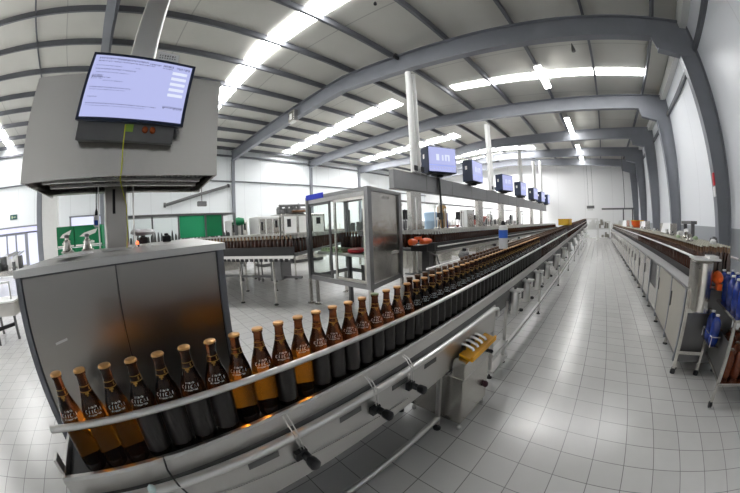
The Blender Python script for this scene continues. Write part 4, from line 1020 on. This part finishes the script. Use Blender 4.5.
# ------------------------------------------------------------------ left background
struct('trim_%d' % tn[0], MB().box(-12.3, -12.0, -4.27, -3.62, 0, roof(-12.3) - .02), M['wpaint']); tn[0] += 1
struct('trim_%d' % tn[0], MB().box(-12.34, -11.98, -4.50, -4.28, 0, roof(-12.34) - .2), M['frame']); tn[0] += 1
def carton(x, y, z, w, h, l):
    t = thing('beverage_carton', l, 'carton', (x, y, z), 0, 'green printed cartons stacked behind the cabinet')
    MB().bbox(x - .4, x, y, y + w, z, z + h, .01).build('carton_box', M['green'], t)
    b = MB(); pts = [(.18, .56), (.35, .72), (.85, .90), (.76, .68), (.45, .54)]
    b.prism([(y + w * u, z + h * (v - .08)) for u, v in pts], (x, x + .004), lambda u, q, tt: (tt, u, q))
    for k in range(7): b.box(x, x + .004, y + w * (.3 + .06 * k), y + w * (.345 + .06 * k), z + h * .14, z + h * (.24 + .03 * (k % 2)))
    b.build('carton_logo', M['prt'], t)
    b = MB(); b.box(x, x + .004, y + w * .03, y + w * .97, z + h * .03, z + h * .10); b.build('carton_stripe', M['prt'], t)
carton(-8.0, -2.44, 1.22, .48, .50, 'upper green carton with a white logo, narrow stack'); carton(-8.0, -1.95, 1.22, .73, .50, 'upper green carton with a white logo, wide stack')
carton(-8.0, -2.44, .70, .48, .50, 'lower green carton, narrow stack'); carton(-8.0, -1.95, .70, .73, .50, 'lower green carton, wide stack')
t = thing('wooden_pallet', 'pallet stack under the green cartons', 'pallet', (-8.2, -1.8, 0)); 
b = MB(); b.box(-8.5, -7.95, -2.5, -1.15, .55, .69)
b.build('pallet_deck', M['tan'], t)
b = MB()
for y in (-2.45, -1.85, -1.25): b.box(-8.5, -7.95, y, y + .1, 0, .55)
b.build('pallet_block', M['tan'], t)
# guarded machine with green panes
gm = thing('guarded_washer', 'long machine with green and clear tinted guard panes behind the cabinet', 'machine', (-10, .9, 0))
MB().box(-11.0, -9.6, -1.0, 2.8, .0, 1.15).build('machine_base', M['steelv'], gm)
b = MB()
for y in (-1.0, .08, .9, 1.78, 2.36, 2.8): b.box(-9.63, -9.58, y - .025, y + .025, 1.15, 1.97)
b.box(-9.65, -9.56, -1.05, 2.8, 1.93, 1.99); b.box(-11.0, -9.6, -1.05, 2.8, 1.97, 2.0); b.build('guard_frame', M['dsteel'], gm)
for (a, c, m) in ((-.97, .05, 'clear'), (.11, .87, 'clear'), (.93, 1.75, 'greeng'), (1.81, 2.33, 'green')):
    MB().box(-9.61, -9.60, a, c, 1.22, 1.93).build('guard_pane', M[m], gm)
b = MB(); rn = random.Random(5)
for k in range(34):
    y = -.95 + k * .11; b.lathe([(.04, 0), (.05, .02), (.04, .14), (.015, .18 + rn.random() * .16)], (-9.9 + rn.uniform(-.2, .1), y, 1.15), 6)
b.build('valve_row', M['dsteel'], gm)
t = thing('green_cap', 'rounded green machine cover at the foot of a wall column', 'cover', (-10.2, 3.1, 1.4))
b = MB(); b.lathe([(.02, -.2), (.13, -.18), (.16, 0), (.13, .18), (.02, .2)], (-10.2, 3.12, 1.70), 12, 'Y'); b.build('cover_shell', M['green'], t)
b = MB(); b.box(-10.25, -10.15, 2.98, 3.06, 0, 1.62); b.box(-10.25, -10.15, 3.20, 3.26, 0, 1.62); b.build('cover_stand', M['dsteel'], t)
def machine(x, y0_, y1_, h, l, d=1.0, m='wpaint', seed=1, name='filling_machine'):
    t = thing(name, l, 'machine', (x - d / 2, (y0_ + y1_) / 2, 0))
    MB().bbox(x - d, x, y0_, y1_, .12, h, .02).build('housing', M[m], t)
    b = MB(); rn = random.Random(seed); w = y1_ - y0_
    for k in range(3):
        a = y0_ + w * (.06 + .32 * k); b.box(x, x + .01, a, a + w * .26, .3, h - .1)
    b.build('door', M['steelv'] if m == 'wpaint' else M['wpaint'], t)
    b = MB(); b.box(x + .01, x + .018, y0_ + w * .78, y0_ + w * .88, h - .42, h - .16); b.box(x + .01, x + .018, y0_ + w * .12, y0_ + w * .2, h - .5, h - .2); b.build('control_window', M['black'], t)
    b = MB(); b.box(x - d * .9, x - .1, y0_ + .1, y1_ - .1, 0, .12); b.build('plinth', M['dsteel'], t)
    return t
machine(-9.2, 3.52, 4.35, 1.82, 'smaller pale machine cabinet beyond the accumulation table', seed=3)
machine(-9.2, 4.42, 6.4, 1.90, 'large pale grey machine cabinet beyond the accumulation table', m='steelv', seed=4)
machine(-10.9, 3.0, 3.7, 1.8, 'narrow pale machine beside the green cover', seed=6)
t = thing('pipe_cluster', 'dark pipework on top of the pale machine cabinets', 'pipes', (-9.5, 4.7, 1.9))
b = MB(); rn = random.Random(12)
for k in range(16):
    y = 3.9 + k * .09; z = 1.88; hh = rn.uniform(.15, .42); b.lathe([(.05, 0), (.08, .03), (.08, hh * .7), (.04, hh)], (-9.4 + rn.uniform(-.1, .1), 4.4 + (k % 8) * .14, z), 7)
b.tube([(-9.3, 4.4, 2.2), (-9.3, 5.6, 2.24)], .05, 8); b.tube([(-9.45, 4.4, 2.05), (-9.45, 5.6, 2.08)], .06, 8); b.build('pipe_body', M['dsteel'], t)
b = MB(); b.tube([(-9.2, 4.9, 1.98), (-9.2, 5.5, 2.0)], .05, 8); b.build('brass_pipe', M['farcap'], t)
# tall slanted wall pipes
def jib(p0, p1, l, r=.06):
    t = thing('wall_pipe', l, 'pipe', p0)
    b = MB(); b.tube([p0, p1], r, 8); b.tube([(p0[0], p0[1], p0[2] - .0), (p0[0], p0[1] - .12, p0[2])], r * 1.5, 8); b.build('pipe_tube', M['dsteel'], t)
    b = MB(); b.lathe([(.08, -.1), (.11, 0), (.08, .12)], p1, 8); b.build('pipe_end', M['black'], t)
jib((-16.6, .9, 3.0), (-16.6, 4.5, 4.1), 'long slanted pipe on brackets high on the windowed wall', .09)
jib((1.6, 26.2, 4.0), (2.75, 26.2, 4.6), 'slanted pipe with a black end high on the end wall')
t = thing('floodlight', 'small dark floodlight hanging in front of the windowed wall', 'floodlight', (-16, 2.8, 2.8))
MB().bbox(-15.5, -15.3, 2.45, 2.95, 2.78, 3.05, .03).build('lamp_head', M['dsteel'], t); MB().tube([(-15.4, 2.7, 3.05), (-15.4, 2.7, 6.54)], .025, 6).build('lamp_stem', M['dsteel'], t)
t = thing('exit_sign', 'small dark green sign high on the windowed wall', 'sign', (-16.88, -7.6, 2.9))
MB().box(XL + .0, XL + .04, -8.15, -7.65, 2.78, 3.02).build('sign_plate', mat('dark_green_sign', (.02, .09, .09), .5), t)
b = MB(); b.box(XL + .04, XL + .045, -8.05, -7.95, 2.84, 2.96); b.box(XL + .04, XL + .045, -7.9, -7.75, 2.88, 2.92); b.build('sign_mark', M['greenl'], t)
# machinery left of the cabinet
def clutter(x, y, w, h, l, seed, m='dsteel'):
    t = thing('line_machine', l, 'machine', (x, y, 0)); rn = random.Random(seed)
    b = MB(); b.box(x - .35, x + .35, y - w / 2, y + w / 2, h - .12, h)
    for sx in (-.3, .3):
        for sy in (-.45, .45): b.box(x + sx - .03, x + sx + .03, y + sy * w - .03, y + sy * w + .03, 0, h - .1)
    b.build('machine_frame', M['steelv'], t)
    b = MB()
    for k in range(int(7 * w) + 3):
        px_, py_ = x + rn.uniform(-.28, .28), y + rn.uniform(-.45, .45) * w; rr = rn.uniform(.03, .09); hh = rn.uniform(.1, .35)
        if rn.random() < .5: b.lathe([(rr * .6, 0), (rr, .02), (rr, hh * .7), (rr * .4, hh)], (px_, py_, h), 8)
        else: b.box(px_ - rr, px_ + rr, py_ - rr, py_ + rr, h, h + hh)
    b.build('machine_heads', M[m], t)
    b = MB()
    for k in range(int(2 * w) + 1): py_ = y + rn.uniform(-.4, .4) * w; b.tube([(x + .2, py_, h), (x + .2, py_, h + .3), (x, py_ + .15, h + .4)], .02, 6)
    b.build('machine_pipe', M['tube'], t)
    return t
clutter(-8.0, -4.4, 2.2, .85, 'low bottling machine beyond the steel cabinet', 1)
clutter(-10.5, -5.9, 2.6, .8, 'machine standing in front of the bright windows', 2, 'wpaint')
clutter(-13.5, 8.2, 5.0, 1.2, 'machine row far behind the glass enclosure', 3, 'wpaint')
clutter(-7.2, 8.0, 4.0, 1.15, 'machinery behind the glass enclosure, under the beam', 4)
clutter(-8.6, 13.5, 5.5, 1.2, 'distant machinery beyond the monitor beam', 5, 'wpaint')
clutter(-5.9, 17.5, 7, 1.2, 'last machinery beyond the monitor beam', 6, 'dsteel')
t = thing('tool_cart', 'low grey cart with a tube handle standing beyond the cabinet', 'cart', (-5.1, -2.8, 0))
b = MB(); b.box(-5.35, -4.85, -3.1, -2.45, .36, .56); b.build('cart_box', M['steelv'], t)
b = MB(); b.box(-5.37, -4.83, -3.12, -2.43, .56, .58); b.tube([(-4.9, -3.0, .6), (-4.9, -3.0, .85), (-4.9, -2.5, .85), (-4.9, -2.5, .6)], .02, 8); b.build('cart_rim', M['tube'], t)
b = MB()
for x in (-5.3, -4.9):
    for y in (-3.05, -2.5): b.box(x - .02, x + .02, y - .02, y + .02, .0, .36)
b.build('cart_leg', M['dsteel'], t)
b = MB(); b.tube([(-4.75, -2.85, .2), (-4.95, -2.55, .22)], .03, 8); b.tube([(-4.72, -2.85, .2), (-4.60, -2.8, 0)], .02, 8); tag(b.build('foot_stop', M['black'], None), 'black bar on a short stand beside the grey cart', 'bar')
rn = random.Random(77)
hl = ['first', 'second', 'third', 'fourth', 'fifth', 'sixth', 'seventh', 'eighth']
for k in range(8):
    y = 6.6 + k * 1.75; x = -4.95 - rn.uniform(0, .25)
    t = thing('capping_head', '%s capping station with upright tubes behind the monitor beam columns' % hl[k], 'machine', (x, y, 0), 0, 'capping stations behind the beam columns')
    MB().bbox(x - .25, x + .25, y - .35, y + .35, .0, 1.0, .02).build('station_base', M['steelv'], t)
    MB().box(x - .3, x + .3, y - .4, y + .4, 1.0, 1.04).build('station_deck', M['dsteel'], t)
    for q in range(4):
        px_, py_ = x + rn.uniform(-.18, .18), y + rn.uniform(-.3, .3); hh = rn.uniform(.35, .95)
        MB().lathe([(.03, 0), (.05, .02), (.05, .12), (.02, .15), (.02, hh), (.045, hh + .01), (.04, hh + .08), (.01, hh + .1)], (px_, py_, 1.04), 8).build('upright_tube', M[rn.choice(['tube', 'dsteel', 'wpaint'])], t)
    MB().bbox(x - .08, x + .08, y - .1, y + .12, 1.45, 1.45 + rn.uniform(.2, .4), .01).build('control_unit', M[rn.choice(['wpaint', 'black', 'midsteel'])], t)
    b = MB(); b.tube([(x + .1, y - .3, 1.04), (x + .12, y - .2, 1.5), (x, y, 1.75), (x - .1, y + .3, 1.6), (x - .1, y + .35, 1.04)], .015, 6); b.build('hose', M['black'], t)
b = MB(); b.tube([(-5.55, 5.2, 2.08), (-5.55, 22, 2.08)], .035, 8); tag(b.build('overhead_pipe', M['midsteel'], None), 'long thin pipe running behind the monitor beam columns', 'pipe')
# blue drums and bright things under the beam
def drum(x, y, r, h, z, m, l, name='blue_drum'):
    t = thing(name, l, 'drum', (x, y, z)); MB().lathe([(.9 * r, 0), (r, .03), (r, h * .48), (r * 1.03, h * .5), (r, h * .52), (r, h - .03), (.9 * r, h)], (x, y, z), 16).build('drum_shell', m, t)
    MB().lathe([(.2 * r, h), (.25 * r, h + .02), (.15 * r, h + .04)], (x, y, z), 8).build('drum_bung', M['white'], t)
st = thing('storage_rack', 'steel rack holding drums behind the monitor beam', 'rack', (-7, 11.4, 0))
b = MB(); b.box(-7.8, -6.2, 10.4, 12.6, 1.0, 1.05)
for x in (-7.7, -6.3):
    for y in (10.5, 12.5): b.box(x - .04, x + .04, y - .04, y + .04, 0, 1.0)
b.build('rack_deck', M['dsteel'], st)
drum(-6.9, 10.75, .35, .8, 1.05, mat('pale_blue_plastic', (.30, .42, .55), .4), 'pale blue drum behind the first beam column', 'pale_drum')
drum(-6.9, 11.6, .36, .78, 1.05, M['blue'], 'dark blue drum beside the pale blue drum')
t = thing('standing_cabinet', 'white cabinet with open doors beyond the monitor beam', 'cabinet', (-6.2, 12.9, 0)); MB().bbox(-6.5, -6.1, 12.9, 13.7, 0, 2.0, .02).build('cabinet_body', M['wpaint'], t); MB().box(-6.1, -6.08, 13.0, 13.6, .2, 1.8).build('door', M['steelv'], t)
t = thing('brown_tank', 'upright yellow-brown tank behind the monitor beam', 'tank', (-5.95, 10.1, 0)); MB().lathe([(.12, 0), (.2, .1), (.2, 2.0), (.1, 2.15)], (-5.95, 10.1, 0), 12).build('tank_shell', mat('ochre_paint', (.25, .15, .05), .5), t); MB().lathe([(.06, 2.15), (.1, 2.2), (.06, 2.3)], (-5.95, 10.1, 0), 8).build('tank_cap', M['white'], t)
t = thing('red_crates', 'stack of dull red crates far under the monitor beam', 'crates', (-7.5, 18.2, 0)); MB().box(-7.9, -7.2, 17.2, 19.2, .9, 1.75).build('crate_stack', mat('dull_red', (.35, .08, .06), .5), t); MB().box(-7.95, -7.15, 17.1, 19.3, 0, .9).build('crate_base', M['dsteel'], t)

# ------------------------------------------------------------------ far end of the hall
t = thing('overhead_bar', 'dark horizontal bar frame standing across the far end of the aisle', 'frame', (1.3, 20.5, 0))
b = MB(); b.box(.25, 2.35, 20.4, 20.55, 2.02, 2.12); b.build('cross_bar', M['dsteel'], t)
b = MB()
for x in (1.65, 2.25): b.box(x - .04, x + .04, 20.45, 20.53, 0, 2.02)
b.build('upright', M['dsteel'], t)
b = MB(); b.tube([(1.72, 20.3, 2.1), (1.72, 20.3, 5.6)], .02, 6); b.build('hanging_wire', M['dsteel'], t)
t = thing('hanging_sign', 'small grey sign hanging before the end wall', 'sign', (-.45, 20, 2.1)); MB().box(-.70, -.22, 20, 20.04, 2.10, 2.28).build('sign_plate', M['dsteel'], t); MB().box(-.66, -.3, 19.99, 20, 1.98, 2.09).build('sign_strip', M['wpaint'], t)
b = MB(); b.tube([(-.6, 20.02, 2.28), (-.6, 20.02, 5.9)], .008, 6); b.tube([(-.3, 20.02, 2.28), (-.3, 20.02, 5.9)], .008, 6); b.build('sign_wire', M['dsteel'], t)
for k, (x, y, w, l) in enumerate(((-.5, 22.5, 1.0, 'pale machine at the far end of the aisle, beside the conveyor end'), (.45, 23.3, .9, 'pale machine in the middle of the far end of the aisle'), (1.35, 22.2, .8, 'pale machine at the far end of the aisle, before the packing line'))):
    t = thing('packing_machine', l, 'machine', (x, y, 0)); rn = random.Random(40 + k)
    b = MB()
    for sx in (-.45, .45):
        for sy in (0, .8): b.box(x + sx * w - .03, x + sx * w + .03, y + sy - .03, y + sy + .03, 0, 1.5 - .2 * k)
    b.box(x - w / 2, x + w / 2, y, y + .8, .7, .78); b.box(x - w / 2, x + w / 2, y, y + .8, 1.42 - .2 * k, 1.5 - .2 * k); b.build('machine_frame', M['wpaint'], t)
    b = MB()
    for q in range(12):
        px_, py_, rr = x + rn.uniform(-.4, .4) * w, y + rn.uniform(.0, .7), rn.uniform(.04, .12); zz = rn.choice([.1, .78, .78, 1.0]); b.box(px_ - rr, px_ + rr, py_ - rr, py_ + rr, zz, zz + rn.uniform(.15, .45))
    b.build('machine_units', M['tan' if k == 1 else 'wpaint'], t)

# ------------------------------------------------------------------ world and view
w = bpy.data.worlds.new('world'); SC.world = w; w.use_nodes = True
w.node_tree.nodes['Background'].inputs[0].default_value = (.75, .8, .9, 1); w.node_tree.nodes['Background'].inputs[1].default_value = .5
SC.view_settings.view_transform = 'Standard'; SC.view_settings.look = 'None'; SC.view_settings.gamma = 1; SC.view_settings.use_curve_mapping = False
SC.view_settings.exposure = 1.0
try:
    cy = SC.cycles; cy.max_bounces = 10; cy.transmission_bounces = 10; cy.glossy_bounces = 5; cy.diffuse_bounces = 5; cy.caustics_refractive = True; cy.caustics_reflective = False
    cy.sample_clamp_indirect = 6; cy.use_denoising = True
except Exception: pass
